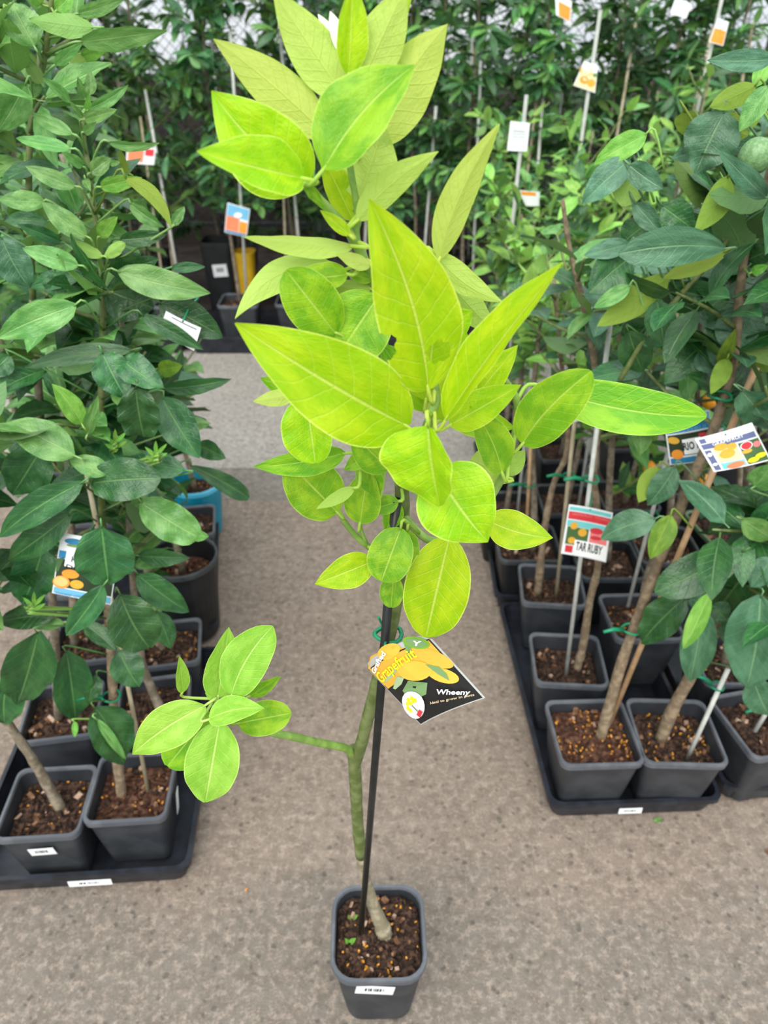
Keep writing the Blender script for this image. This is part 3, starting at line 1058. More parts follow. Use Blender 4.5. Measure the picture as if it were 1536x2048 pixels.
LM, LG, LF = 'lime_leaf', 'lime_green_leaf', 'fresh_lime_leaf'
D = dict
main = [
    # top cluster
    (LM, (616, 370), (423, 182), 150, .482, D(d=-.005, r=4, fold=36, bend=.04, side=-.06)),
    (LM, (606, 357), (393, 303), 96, .455, D(d=-.035, r=30, fold=38, bend=.05, side=-.04, pb=1.0)),
    (LG, (648, 338), (830, 130), 128, .455, D(d=.015, r=-30, fold=32, bend=.06, side=-.03, pb=.95)),
    (LM, (655, 272), (427, 78), 92, .50, D(d=-.01, u=True, r=10, fold=12, bend=.03, side=-.03)),
    (LM, (690, 195), (545, -22), 98, .50, D(d=.0, u=True, r=5, fold=14, bend=.03)),
    (LM, (697, 150), (706, -45), 62, .495, D(d=.0, r=25, fold=30)),
    (LM, (722, 165), (812, -30), 96, .50, D(d=.0, u=True, r=-6, fold=14)),
    (LM, (735, 120), (830, -60), 60, .51, D(d=.0, r=12, fold=20)),
    (LM, (740, 285), (895, 48), 118, .505, D(d=-.01, u=True, r=-18, fold=30, bend=.02, side=.05)),
    (LM, (716, 400), (768, 250), 118, .495, D(d=.01, u=True, r=-8, fold=20, bend=.03)),
    (LM, (706, 440), (640, 300), 58, .50, D(d=.0, r=20, fold=20)),
    (LM, (714, 441), (877, 303), 60, .475, D(d=-.01, u=True, r=10, fold=16, side=.05)),
    (LM, (878, 520), (1000, 247), 66, .485, D(d=-.02, u=True, r=14, fold=24, side=.05)),
    (LM, (706, 492), (487, 473), 40, .48, D(d=-.02, u=True, r=38, fold=26, bend=.03)),
    (LM, (742, 530), (672, 508), 30, .48, D(d=-.01, u=True, r=30)),
    (LG, (614, 372), (648, 410), 22, .47, D(d=.0, r=20)),
    (LG, (605, 368), (655, 425), 14, .475, D(d=.0, r=0)),
    # middle
    (LM, (856, 778), (738, 398), 168, .432, D(d=-.02, r=14, fold=20, bend=.03, side=.04, pb=.95, nu=64, nv=20, holes=((.20, .42, .062), (.375, -1.02, .075)))),
    (LM, (892, 838), (1127, 525), 68, .425, D(d=-.03, r=-42, fold=50, bend=.02, side=.0, pb=.9)),
    (LM, (815, 852), (470, 646), 176, .425, D(d=-.035, r=4, fold=24, bend=.05, side=-.02, pb=.95)),
    (LM, (872, 508), (1005, 604), 52, .49, D(d=-.0, u=True, r=18, fold=14, side=-.08)),
    (LG, (905, 575), (992, 668), 58, .515, D(d=.01, u=True, r=-12)),
    (LM, (890, 655), (945, 622), 62, .50, D(d=-.01, r=12)),
    (LM, (690, 540), (470, 637), 66, .485, D(d=-.03, u=True, r=22, fold=16, bend=-.05, side=-.17)),
    (LG, (695, 548), (585, 548), 50, .475, D(d=-.01, r=25, bend=.05, side=-.08)),
    (LG, (672, 668), (572, 540), 108, .463, D(d=-.01, r=2, fold=12, bend=.03, pa=.5, pb=.5)),
    (LG, (757, 592), (668, 722), 138, .47, D(d=-.01, r=8, fold=14, pa=.5, pb=.55)),
    (LG, (742, 578), (640, 572), 34, .49, D(d=.0, u=True, r=20)),
    (LG, (745, 560), (690, 545), 24, .49, D(d=.0, r=10)),
    (LM, (868, 835), (930, 655), 130, .475, D(d=.0, r=-8, fold=14)),
    (LM, (852, 800), (872, 630), 105, .455, D(d=.0, r=-6, fold=14)),
    (LG, (845, 800), (760, 685), 80, .485, D(d=.0, r=10)),
    (LM, (858, 822), (838, 740), 70, .47, D(d=.0, r=-10)),
    (LM, (900, 850), (1042, 770), 72, .455, D(d=-.01, r=-12, fold=14)),
    (LM, (945, 800), (1036, 690), 60, .48, D(d=.0, r=-10)),
    (LM, (905, 840), (1030, 855), 60, .49, D(d=.0, r=-10)),
    (LG, (1045, 887), (1183, 742), 106, .462, D(d=-.02, r=6, fold=14, bend=.04, side=-.05, pa=.5, pb=.55)),
    (LG, (1090, 775), (1413, 832), 96, .485, D(d=-.02, r=-4, fold=16, bend=.03, side=.05, pa=.55, pb=.62)),
    (LG, (1004, 945), (940, 812), 72, .463, D(d=-.01, r=14, fold=22, side=.05)),
    (LM, (1015, 955), (942, 918), 84, .495, D(d=.0, u=True, r=0, pa=.45, pb=.5)),
    (LG, (1010, 950), (1050, 900), 40, .50, D(d=.0, u=True, r=0)),
    (LM, (975, 1040), (1106, 1076), 78, .475, D(d=-.02, r=-14, fold=10, side=.07, bend=.05)),
    (LM, (872, 938), (976, 1083), 160, .418, D(d=-.015, r=-4, fold=16, bend=.09, side=.04, pa=.5, pb=.95)),
    (LM, (857, 850), (880, 1012), 124, .40, D(d=-.005, r=40, fold=48, bend=.05, side=-.02, pa=.4, pb=.9)),
    (LG, (778, 938), (698, 862), 72, .46, D(d=-.01, r=-12, fold=20)),
    (LM, (612, 792), (631, 926), 96, .45, D(d=-.01, r=14, fold=30, pa=.5, pb=.5, asym=.1)),
    (LG, (690, 906), (506, 933), 56, .468, D(d=-.02, r=-18, fold=18, side=-.03)),
    (LM, (590, 788), (506, 803), 34, .475, D(d=-.01, u=True, r=20)),
    (LG, (585, 782), (520, 755), 34, .485, D(d=-.01, r=-10)),
    (LG, (674, 1024), (576, 925), 112, .468, D(d=-.01, r=6, fold=14, pa=.5, pb=.5)),
    (LG, (708, 975), (632, 1018), 26, .455, D(d=-.01, u=True, r=20)),
    (LG, (720, 1046), (738, 930), 74, .475, D(d=.0, r=-10, fold=18)),
    (LG, (755, 985), (715, 905), 50, .475, D(d=.0, r=-10)),
    (LG, (745, 905), (688, 940), 36, .47, D(d=.0, r=10)),
    (LG, (797, 1002), (738, 1022), 38, .485, D(d=.0, r=10)),
    (LG, (800, 1005), (770, 1065), 40, .49, D(d=.0, r=10)),
    (LG, (835, 985), (880, 1030), 34, .49, D(d=.0, r=10)),
    (LM, (745, 1122), (629, 1168), 68, .47, D(d=-.02, r=-10, fold=16, bend=.05)),
    (LG, (802, 1056), (763, 1162), 88, .468, D(d=-.015, r=4, fold=14, pa=.45, pb=.42, bend=.05)),
    (LG, (815, 1060), (800, 1150), 60, .475, D(d=-.01, r=-10, fold=14, pa=.45, pb=.42)),
    (LM, (900, 1070), (852, 1274), 128, .472, D(d=-.01, r=2, fold=14, bend=.05, pa=.55, pb=.62)),
    (LG, (787, 1148), (782, 1215), 46, .49, D(d=-.01, r=10, fold=30, pa=.5, pb=.5)),
    (LG, (800, 895), (735, 850), 60, .485, D(d=.0, r=10)),
    (LM, (700, 470), (640, 420), 26, .47, D(d=.0, r=10)),
    # low side branch
    (LF, (410, 1411), (265, 1509), 86, .468, D(d=-.02, r=-8, fold=16, bend=.08, side=.05)),
    (LF, (436, 1393), (458, 1254), 72, .475, D(d=.0, r=10, fold=24)),
    (LF, (462, 1392), (546, 1252), 92, .465, D(d=.0, r=-4, fold=14, side=-.05, pa=.55, pb=.6)),
    (LF, (418, 1438), (529, 1417), 54, .452, D(d=-.005, r=-14, fold=30, side=-.06, bend=.03)),
    (LF, (440, 1440), (411, 1604), 106, .462, D(d=-.02, r=2, fold=12, bend=.04, pa=.6, pb=.7)),
    (LG, (422, 1425), (335, 1532), 88, .482, D(d=-.01, r=8, fold=14, pa=.45, pb=.5)),
    (LG, (478, 1446), (583, 1426), 68, .485, D(d=-.005, r=-4, fold=14, pa=.5, pb=.5)),
    (LF, (366, 1384), (359, 1312), 27, .482, D(d=-.01, r=20, fold=26)),
    (LG, (500, 1392), (562, 1352), 26, .495, D(d=.0, r=20, fold=20)),
    (LF, (432, 1398), (410, 1385), 16, .48, D(d=.0, r=10)),
]
for m_, b_, t_, w_, Y_, k_ in main:
    kw = dict(k_)
    kw.setdefault('nu', 20)
    kw.setdefault('nv', 5)
    kw.setdefault('wave', 0.02)
    kw.setdefault('pb', 0.98)
    kw['fold'] = kw.get('fold', 18) * (1.25 if kw.get('fold', 18) < 30 else 1)
    hleaf(G, m_, b_, t_, w_, Y_, axis=GA, **kw)
for b_, t_, w_ in (((703, 1838), (716, 1830), 9), ((697, 1888), (712, 1876), 10), ((697, 1888), (690, 1876), 8), ((704, 1839), (696, 1830), 7)):
    hleaf(G, 'young_leaf', b_, t_, w_, atz(b_[0], b_[1], .152).y, name='weed_sprout', nu=6, nv=2, lab='tiny green weed seedling in the soil')
# white blossom bud tucked behind the top leaves
for b_, t_, w_ in (((685, 110), (636, 28), 26), ((690, 112), (660, 22), 30), ((692, 105), (672, 45), 24)):
    hleaf(G, 'petal', b_, t_, w_, .508, r=10, name='petal', axis=None, fold=26, nu=8, nv=2, lab='white blossom petal')

# its hanging label
c = Card([(728, 1330), (852, 1266), (970, 1396), (842, 1450)], [.50, .485, .47, .48], 'black grapefruit label with yellow fruit hanging on the aisle sapling', bulge=0.006, shift=(-9, -9), chamfer=0.10, back='card_back')
c.rect(.015, .075, .985, .985, 'print_black', 'print_ground', 10)
c.rect(.03, .09, .97, .40, 'fruit_gold', 'print_ground', 10)
c.poly([(738, 1335), (752, 1312), (800, 1290), (840, 1300), (790, 1350), (770, 1370)], 'fruit_gold')
c.oval(792, 1302, 24, 14, 'fruit_yellow', -25)
c.poly([(820, 1285), (850, 1282), (860, 1305), (830, 1315)], 'print_leaf', 'print_foliage')
c.oval(871, 1313, 40, 13, 'fruit_gold', 27)
c.oval(893, 1348, 30, 13, 'fruit_yellow', 22)
c.poly([(770, 1360), (800, 1335), (815, 1322), (800, 1348), (776, 1362)], 'print_pale_leaf', 'print_foliage')
c.poly([(792, 1374), (806, 1350), (822, 1352), (815, 1365), (798, 1376)], 'print_pale_leaf', 'print_foliage')
c.poly([(815, 1378), (830, 1358), (868, 1362), (866, 1385), (850, 1392), (822, 1390)], 'print_leaf', 'print_foliage')
c.oval(841, 1338, 33, 20, 'fruit_yellow', 5)
c.poly([(860, 1325), (885, 1330), (900, 1345), (906, 1358), (885, 1345)], 'print_leaf', 'print_foliage')
c.oval(840, 1283, 23, 11, 'print_lime', 15, 'print_badge')
c.oval(840, 1283, 18, 8, 'print_leaf', 15, 'print_badge')
c.text('Y', (834, 1288), (848, 1289), 9, 'print_white', .03)
c.text('Grafted', (754, 1346), (788, 1305), 10, 'print_white', .03)
c.text('Grapefruit', (766, 1364), (846, 1309), 21, 'print_yellow', .02)
c.oval(835, 1406, 27, 28, 'print_white', 0, 'print_circle')
for x, y in ((826, 1395), (835, 1392), (822, 1403), (830, 1402), (838, 1397), (821, 1412), (826, 1416), (842, 1395)):
    c.oval(x, y, 4.5, 4.5, 'print_yellow', 0)
c.poly([(832, 1406), (834, 1405), (846, 1417), (844, 1418)], 'print_foliage', 'print_stem')
c.poly([(840, 1424), (849, 1413), (857, 1418), (848, 1430)], 'print_red', 'print_pot')
c.text('Wheeny', (886, 1382), (944, 1384), 10, 'print_white', .02)
c.hang(.42, .02, at(776, 1268, .515))
c.text('Ideal to grow in pots', (876, 1402), (952, 1386), 5, 'print_cream')

# ------------------------------------------------------------------ left-hand trees
C1 = lambda x, y: (x * .342, y * .342)
C4 = lambda x, y: (x * .3385, 650 + y * .3385)
C7 = lambda x, y: (x * .4036, 1180 + y * .4036)
SCL = {C1: .342, C4: .3385, C7: .4036}


def potted(name, label, cxy, z0=0.007, pw=0.15, ph=0.155, rz=0.0, seed=1, group=None, **kw):
    T = empty(name, (cxy[0], cxy[1], z0), label, 'potted tree', group)
    p, s = add_pot(T, cxy, z0, pw, ph, rz, seed=seed, **kw)
    return T, p, s


def lkeep(p):
    x, y = proj(p)
    if (95 < x < 250 and 1040 < y < 1215) or (305 < x < 410 and 600 < y < 715):
        return False
    lim = 225 if y < 330 else 350 if y < 480 else 395 if y < 1000 else 330
    return x < lim


TA, pA, sA = potted('potted_citrus_tree', 'tall dark leaved citrus tree in the front left pot nearest the aisle', (-0.452, 0.826), pw=0.142, ph=.155, rz=R(4), seed=11, soil='peat_soil', grains=14, depth=.034, group='citrus trees on the left')
sticker(pA, (-0.3815, 0.835, 0.105), (1, .07, -.12), 0.016, 0.062, 0, False, label='narrow white paper strip')
stA = stem_px([(246, 1602, .83), (236, 1530, .84), (228, 1420, .86), (222, 1310, .88), (214, 1200, .90), (205, 1050, .92), (200, 890, .94), (203, 780, .95), (206, 640, .96), (203, 540, .97), (190, 430, .98), (176, 330, .985), (168, 270, .99), (172, 215, .99)])
trA, spA = stem_part(TA, stA[:5], .0105, .0065, 'brown_bark', seed=4)
_, spU = stem_part(TA, stA[4:], .0062, .0022, 'green_stem', 'stem', trA, seed=6)
spA = spA + spU
AX = Axis()
AX.add(spA)
stake_part(TA, at(300, 1600, .835), at(172, 940, .90), .0038, 'pale_bamboo')
tie_part(TA, at(222, 1392, .855), .015, True, seed=3)
TB, pB, sB = potted('potted_citrus_tree', 'pale topped citrus tree at the left edge, second row behind the front pots', (-0.640, 1.0), pw=.145, rz=R(9), seed=12, group='citrus trees on the left')
stB = stem_px([(118, 1440, 1.0), (105, 1200, 1.02), (85, 900, 1.04), (66, 600, 1.06), (58, 400, 1.06), (62, 250, 1.06), (80, 160, 1.06), (98, 60, 1.06), (105, -30, 1.06)])
trB, spB = stem_part(TB, stB[:4], .0095, .0055, 'grey_bark', seed=5)
_, spU = stem_part(TB, stB[3:], .0052, .003, 'green_stem', 'stem', trB, seed=7)
spB = spB + spU
BX = Axis()
BX.add(spB)


def YA(y):
    return .83 + (1600 - y) / 1400 * .16


def YB(y):
    return 1.0 + (1500 - y) / 1500 * .06


gA, gD, gY, gO = 'green_leaf', 'dark_leaf', 'young_leaf', 'olive_leaf'
# crop, base, tip, width, material, tree, depth offset, shape
left = [
    (C1, 545, 160, 170, 112, 125, gA, 'B', -.05, D(u=True, r=25)),
    (C1, 470, 245, 975, 182, 120, gA, 'B', -.06, D(r=30, fold=26, bend=.05)),
    (C1, 455, 80, 730, -10, 80, gA, 'B', -.04, D(r=10)),
    (C1, 200, 270, 60, 10, 210, gA, 'B', -.05, D(r=5)),
    (C1, 30, 60, -60, 200, 150, gY, 'B', -.03, D(u=True)),
    (C1, 150, 490, -10, 765, 175, gA, 'B', -.07, D(r=-10, bend=.05)),
    (C1, 320, 380, 485, 248, 66, gA, 'B', -.05, D(r=10)),
    (C1, 545, 330, 395, 440, 110, gY, 'B', .02, D(u=True)),
    (C1, 480, 340, 625, 290, 74, gY, 'B', .02, D(r=10)),
    (C1, 245, 490, 140, 335, 80, gA, 'B', -.02, D(u=True)),
    (C1, 20, 210, 150, 380, 110, gY, 'B', -.01, D(u=True)),
    (C1, 330, 60, 420, -40, 90, gY, 'B', -.01, D()),
    (C1, 240, 20, 180, -60, 90, gY, 'B', -.01, D()),
    (C1, 30, 200, -80, 180, 90, gA, 'B', -.01, D()),
    (C1, 170, 560, 250, 470, 60, gA, 'B', -.01, D()),
    (C1, 410, 598, 244, 453, 58, gA, 'A', -.02, D(r=10)),
    (C1, 522, 556, 527, 412, 66, gA, 'A', -.03, D()),
    (C1, 500, 575, 455, 448, 48, gA, 'A', -.02, D(r=-20)),
    (C1, 515, 640, 752, 495, 66, gA, 'A', -.02, D(r=20, fold=30)),
    (C1, 500, 640, 520, 545, 34, gY, 'A', -.03, D()),
    (C1, 490, 690, 405, 588, 40, gA, 'A', -.03, D()),
    (C1, 425, 785, 183, 660, 82, gA, 'A', -.03, D(r=12)),
    (C1, 495, 700, 685, 640, 74, gA, 'A', -.03, D(r=-14, fold=26)),
    (C1, 490, 775, 562, 712, 54, gA, 'A', -.03, D()),
    (C1, 412, 872, 92, 808, 76, gA, 'A', -.04, D(r=26, fold=28)),
    (C1, 635, 832, 932, 836, 54, gA, 'A', -.04, D(r=30, fold=28, bend=.06)),
    (C1, 442, 1092, 148, 972, 98, gA, 'A', -.05, D(r=10, bend=.04)),
    (C1, 485, 975, 362, 890, 62, gA, 'A', -.03, D()),
    (C1, 530, 1012, 650, 925, 92, gA, 'A', -.03, D(r=6)),
    (C1, 640, 960, 705, 948, 34, gA, 'A', -.02, D()),
    (C1, 590, 1095, 830, 1040, 90, gY, 'A', -.03, D(r=20)),
    (C1, 730, 1040, 1005, 1335, 88, gO, 'A', -.05, D(u=True, r=10, fold=8, bend=-.05, side=.14)),
    (C1, 755, 1020, 702, 868, 46, gO, 'A', -.01, D(u=True, r=20)),
    (C1, 1000, 1320, 1080, 1205, 60, gA, 'A', -.03, D(r=20)),
    (C1, 760, 1190, 960, 1330, 80, gA, 'A', .0, D(r=30)),
    (C1, 500, 1045, 530, 1120, 46, gA, 'A', -.03, D()),
    (C1, 262, 1180, -10, 1170, 112, gA, 'A', -.03, D(r=14)),
    (C1, 505, 1385, 244, 1182, 128, gA, 'A', -.06, D(r=4)),
    (C1, 585, 1385, 690, 1265, 84, gY, 'A', -.04, D()),
    (C1, 600, 1500, 408, 1396, 70, gY, 'A', -.05, D(u=True, r=20)),
    (C1, 608, 1500, 735, 1420, 70, gY, 'A', -.05, D(u=True, r=-20)),
    (C1, 460, 1555, 130, 1450, 120, gA, 'A', -.07, D(r=6, bend=.05)),
    (C1, 700, 1400, 980, 1368, 92, gD, 'A', -.02, D(r=10)),
    (C1, 640, 1585, 930, 1510, 140, gD, 'A', -.02, D(r=10)),
    (C1, 690, 1590, 1230, 1715, 176, gA, 'A', -.05, D(r=-6, bend=.05, wave=.08)),
    (C1, 1000, 1570, 1200, 1560, 60, gD, 'A', .02, D()),
    (C1, 10, 1390, 175, 1685, 210, 'blue_leaf', 'A', -.05, D(r=10)),
    (C1, 490, 1600, 172, 1680, 110, gD, 'A', -.04, D(r=14, bend=.07)),
    (C1, 330, 1600, 330, 1755, 130, gD, 'A', -.04, D(r=14)),
    (C1, 445, 1785, -10, 1975, 190, gA, 'A', -.09, D(r=-4, bend=.06, wave=.08)),
    (C1, 620, 1690, 900, 1800, 280, gD, 'A', .01, D(r=6)),
    (C1, 930, 1775, 1305, 1975, 200, gD, 'A', -.02, D(r=8)),
    (C1, 830, 1845, 1190, 2045, 96, gD, 'A', -.04, D(r=8, bend=.05)),
    (C1, 280, 1300, 20, 1290, 100, gD, 'A', .03, D()),
    (C1, 360, 1420, 100, 1310, 80, gD, 'A', .03, D()),
    (C4, 780, 150, 145, 255, 112, gD, 'A', -.06, D(r=16, bend=.06)),
    (C4, 605, 165, 745, 435, 215, gD, 'A', -.07, D(r=-6, wave=.09)),
    (C4, 700, 190, 970, 375, 180, gD, 'A', -.06, D(r=-10, wave=.1, bend=.08)),
    (C4, 800, 370, 850, 662, 235, gD, 'A', -.08, D(r=6, wave=.1, pa=.45, pb=.5)),
    (C4, 960, 430, 1180, 785, 215, gD, 'A', .0, D(r=6)),
    (C4, 965, 375, 1370, 318, 92, gD, 'A', .03, D(r=24)),
    (C4, 940, 260, 1080, 240, 100, gO, 'A', .02, D()),
    (C4, 1120, 600, 1235, 588, 44, gA, 'A', .05, D()),
    (C4, 1170, 715, 1335, 790, 112, gD, 'A', .05, D(r=10)),
    (C4, 1120, 830, 1470, 1025, 112, gD, 'A', .08, D(r=6, pa=.8, pb=.45)),
    (C4, 440, 772, 25, 580, 220, gA, 'A', -.10, D(r=4, wave=.06)),
    (C4, 485, 585, 308, 348, 124, gY, 'A', -.08, D(r=10, fold=24)),
    (C4, 520, 645, 580, 415, 74, gA, 'A', -.07, D(r=10)),
    (C4, 645, 872, 405, 790, 125, gA, 'A', -.09, D(r=10)),
    (C4, 250, 720, 75, 1000, 270, gD, 'A', -.03, D()),
    (C4, 540, 935, 950, 905, 250, gD, 'A', -.09, D(r=-4, pa=.5, pb=.5)),
    (C4, 1090, 860, 720, 800, 150, gD, 'A', -.03, D(r=10)),
    (C4, 830, 1045, 1180, 1260, 220, gA, 'A', -.07, D(r=4, wave=.12, pa=.5, pb=.5)),
    (C4, 1150, 1240, 1235, 1250, 70, gA, 'A', -.06, D()),
    (C4, 485, 930, -5, 1255, 180, gD, 'A', -.11, D(r=-6, wave=.05)),
    (C4, 415, 1118, 45, 1392, 180, gD, 'A', -.09, D(r=6)),
    (C4, 600, 1190, 640, 1525, 330, gD, 'A', -.14, D(r=4, wave=.06, pa=.5, pb=.6)),
    (C4, 820, 1365, 1125, 1375, 108, gD, 'A', -.03, D(r=20)),
    (C4, 810, 1470, 1115, 1695, 165, gD, 'A', -.05, D(r=10)),
    (C4, 610, 1540, 390, 1835, 150, gD, 'A', -.13, D(r=-12)),
    (C4, 710, 1590, 880, 1905, 280, gD, 'A', -.10, D(r=4, pa=.55, pb=.5)),
    (C4, 250, 1320, 130, 1650, 260, gD, 'A', -.04, D(r=-10)),
    (C4, 920, 1690, 1010, 1910, 130, gD, 'A', -.02, D()),
    (C4, 330, 1705, -10, 1755, 150, gD, 'A', -.04, D(r=10)),
    (C4, 380, 1760, 200, 1790, 70, gA, 'A', -.04, D(r=10)),
    (C4, 120, 1330, -40, 1500, 200, gD, 'A', -.02, D()),
    (C4, 60, 180, -60, 300, 150, gD, 'A', -.02, D()),
    (C7, 190, 205, 85, 565, 240, gD, 'A', -.08, D(r=-6)),
    (C7, 330, 300, 375, 645, 180, gD, 'A', -.03, D(r=-14)),
    (C7, 40, 430, 25, 665, 190, gD, 'A', -.06, D(r=6)),
    (C7, 470, 580, 612, 862, 210, gD, 'A', -.04, D(r=-14)),
    (C7, 480, 640, 625, 840, 46, gA, 'A', -.05, D(r=-14)),
    (C7, 420, 170, 575, 300, 90, gD, 'A', -.05, D(r=-14)),
    (C7, 590, 300, 690, 480, 160, gD, 'A', -.0, D()),
    (C7, 370, 650, 370, 730, 30, gY, 'A', -.03, D()),
    (C7, 480, 420, 440, 560, 90, gD, 'A', -.0, D()),
]
rl = random.Random(77)
for (C_, bx, by, tx, ty, w_, m_, tr_, o_, k_) in left:
    b_, t_ = C_(bx, by), C_(tx, ty)
    kw = dict(k_)
    kw.setdefault('wave', .05)
    kw.setdefault('bend', .04)
    kw.setdefault('fold', 22)
    kw.setdefault('ph', rl.uniform(0, 6))
    kw.setdefault('side', rl.uniform(-.04, .04))
    Tn, ax_, Y_ = (TA, AX, YA(b_[1])) if tr_ == 'A' else (TB, BX, YB(b_[1]))
    hleaf(Tn, m_, b_, t_, w_ * SCL[C_], Y_ + o_, d=kw.pop('d', rl.uniform(-.03, .015)), axis=ax_, nu=12, nv=3, **kw)
rg = random.Random(5)
foliage(TA, trA, stA[4:], (gD, gD, gA), 60, (.07, .10), rg, .45, 1.12, .12, nb=7, keep=lkeep)
foliage(TB, trB, stB[1:], (gD, gA, gA), 90, (.075, .105), rg, .40, 1.45, .17, nb=10, keep=lkeep)
# tiny new shoots
for cx, cy, Y_ in ((680, 690, .86), (920, 760, .86), (200, 1650, .8)):
    for k in range(7):
        a = k * .9
        x, y = C4(cx, cy)
        hleaf(TA, 'young_leaf', (x, y + 3 * k), (x + 26 * math.sin(a * 2.3), y - 26 + 6 * k), 8, Y_, axis=AX, nu=6, nv=2)

specs = [
    # position, pot kwargs, label, stem lean, height, foliage range
    ((-0.592, 0.795), dict(pw=.142, rz=R(4), seed=13, grains=14, depth=.034), 'left leaning citrus tree in the front left pot with a barcode sticker', [(122, 1618, .80), (95, 1570, .81), (60, 1510, .81), (15, 1445, .82), (-80, 1300, .83), (-160, 1000, .84), (-230, 700, .85)], .55, .95),
    ((-0.463, 1.018), dict(pw=.142, rz=R(10), seed=14), 'citrus tree in the second left pot from the aisle corner, with pale bark chips', [(322, 1420, 1.02), (300, 1370, 1.04), (280, 1300, 1.05), (262, 1100, 1.08), (250, 800, 1.1), (240, 560, 1.12)], .42, .95),
    ((-0.476, 1.19), dict(pw=.142, rz=R(10), seed=15), 'citrus tree in the third left pot along the aisle, under broad leaves', [(330, 1310, 1.2), (300, 1200, 1.22), (290, 1000, 1.24), (280, 800, 1.26), (270, 600, 1.28)], .45, .85),
    ((-0.655, 1.2), dict(pw=.142, rz=R(10), seed=16), 'dark citrus tree deep in the left rows behind the orange label', [(150, 1290, 1.2), (140, 1000, 1.22), (120, 700, 1.24), (110, 450, 1.26)], .42, 1.05),
]
for i, (xy, pk, lb, st, z0, z1) in enumerate(specs):
    T, p, s = potted('potted_citrus_tree', lb, xy, group='citrus trees on the left', **pk)
    pts = stem_px(st)
    tr_, sp_ = stem_part(T, pts, .010, .004, 'grey_bark', seed=20 + i)
    foliage(T, tr_, pts, (gD, gD, gA), 85, (.08, .115), random.Random(40 + i), z0, z1, .15, nb=8, keep=lkeep, extra=30)
    if i == 0:
        sticker(p, (-0.586, .7268, .117), (.07, -1, -.16), .043, .024, R(2))

T, p, s = potted('potted_citrus_tree', 'citrus tree in a tall round black pot on the left, by the aisle', (-0.482, 1.40), pw=.17, ph=.235, rnd=True, body='pot_black', rim='pot_black_rim', depth=.06, soil='peat_soil', seed=17, group='citrus trees on the left')
pts = [Vector((-.485, 1.4, .17)), Vector((-.51, 1.43, .5)), Vector((-.55, 1.46, .8)), Vector((-.58, 1.46, 1.1))]
tr_, _ = stem_part(T, pts, .009, .004, 'grey_bark', seed=31)
foliage(T, tr_, pts, (gD, gD, gA), 60, (.08, .11), random.Random(51), .5, 1.1, .14, nb=7, keep=lkeep)
T, p, s = potted('potted_citrus_tree', 'citrus tree in a square grey rimmed pot in front of the blue pot', (-0.535, 1.65), pw=.15, ph=.16, seed=18, rz=R(10), group='citrus trees on the left')
pts = [Vector((-.55, 1.64, .13)), Vector((-.565, 1.62, .3)), Vector((-.62, 1.6, .6)), Vector((-.66, 1.6, 1.0))]
tr_, _ = stem_part(T, pts, .010, .004, 'brown_bark', seed=32)
foliage(T, tr_, pts, (gD, gD, gA), 60, (.08, .11), random.Random(52), .4, 1.1, .15, nb=7, keep=lkeep)
T, p, s = potted('potted_citrus_tree', 'citrus tree in a round turquoise blue pot at the back of the left tray', (-0.548, 1.83), pw=.155, ph=.18, rnd=True, body='pot_blue', rim='pot_blue_rim', seed=19, depth=.04, group='citrus trees on the left')
pts = [Vector((-.55, 1.83, .15)), Vector((-.58, 1.83, .4)), Vector((-.66, 1.82, .8)), Vector((-.7, 1.82, 1.15))]
tr_, _ = stem_part(T, pts, .008, .004, 'brown_bark', seed=33)
foliage(T, tr_, pts, (gD, gA, gA), 70, (.08, .11), random.Random(53), .45, 1.2, .15, nb=7, keep=lkeep)
for i, (x, y, lb) in enumerate(((-.78, 1.42, 'dense citrus tree at the left edge behind the tall leaning stem'), (-.80, 1.72, 'citrus tree in the far left corner behind the pale topped tree'), (-.98, 2.0, 'furthest citrus tree on the left edge, before the back rows'))):
    T, p, s = potted('potted_citrus_tree', lb, (x, y), seed=60 + i, nchip=20, grains=0, group='citrus trees on the left')
    pts = [Vector((x, y, .13)), Vector((x - .01, y, .5)), Vector((x + .02, y, .9)), Vector((x, y, 1.35))]
    tr_, _ = stem_part(T, pts, .009, .004, 'grey_bark', seed=34 + i)
    foliage(T, tr_, pts, (gD, gA, gA), 110, (.075, .11), random.Random(54 + i), .4, 1.4, .2, nb=10, keep=lkeep, extra=60)

# ------------------------------------------------------------------ right-hand trees
C3 = lambda x, y: (1000 + x * .349, y * .349)
C6 = lambda x, y: (930 + x * .3945, 650 + y * .3945)
C8 = lambda x, y: (930 + x * .3945, 1080 + y * .3945)
SCL.update({C3: .349, C6: .3945, C8: .3945})
GR = 'citrus trees on the right'


def rkeep(p):
    x, y = proj(p)
    if 1290 < x < 1560 and 780 < y < 985 and p.y < 1.2:
        return False
    if y < 110:
        return x > 1480
    if y < 250:
        return x > 1330
    if y < 460:
        return x > 1180
    if y < 820:
        return x > 1060
    if y < 1000:
        return x > 1250
    return x > 1400


TR1, p, s = potted('potted_citrus_tree', 'broad leaved grapefruit tree in the front right pot at the tray corner', (0.399, 0.937), pw=.155, ph=.168, rz=R(2), seed=21, soil='peat_soil', grains=70, nchip=40, depth=.026, group=GR)
st1 = stem_px([(1200, 1478, .94), (1222, 1400, .95), (1245, 1320, .96), (1285, 1210, .97), (1330, 1090, .98), (1385, 960, .99), (1430, 850, .99), (1455, 770, .98), (1472, 690, .975), (1478, 600, .97), (1492, 500, .97), (1525, 390, .97), (1560, 280, .97)])
tr1, sp1 = stem_part(TR1, st1, .011, .0045, 'brown_bark', seed=41)
X1 = Axis()
X1.add(sp1)
b1 = stem_px([(1240, 760, .985), (1300, 660, .98), (1370, 580, .975), (1440, 500, .97), (1500, 410, .97), (1545, 350, .97)])
_, sp = stem_part(TR1, b1, .004, .003, 'green_stem', 'branch', tr1)
X1.add(sp)
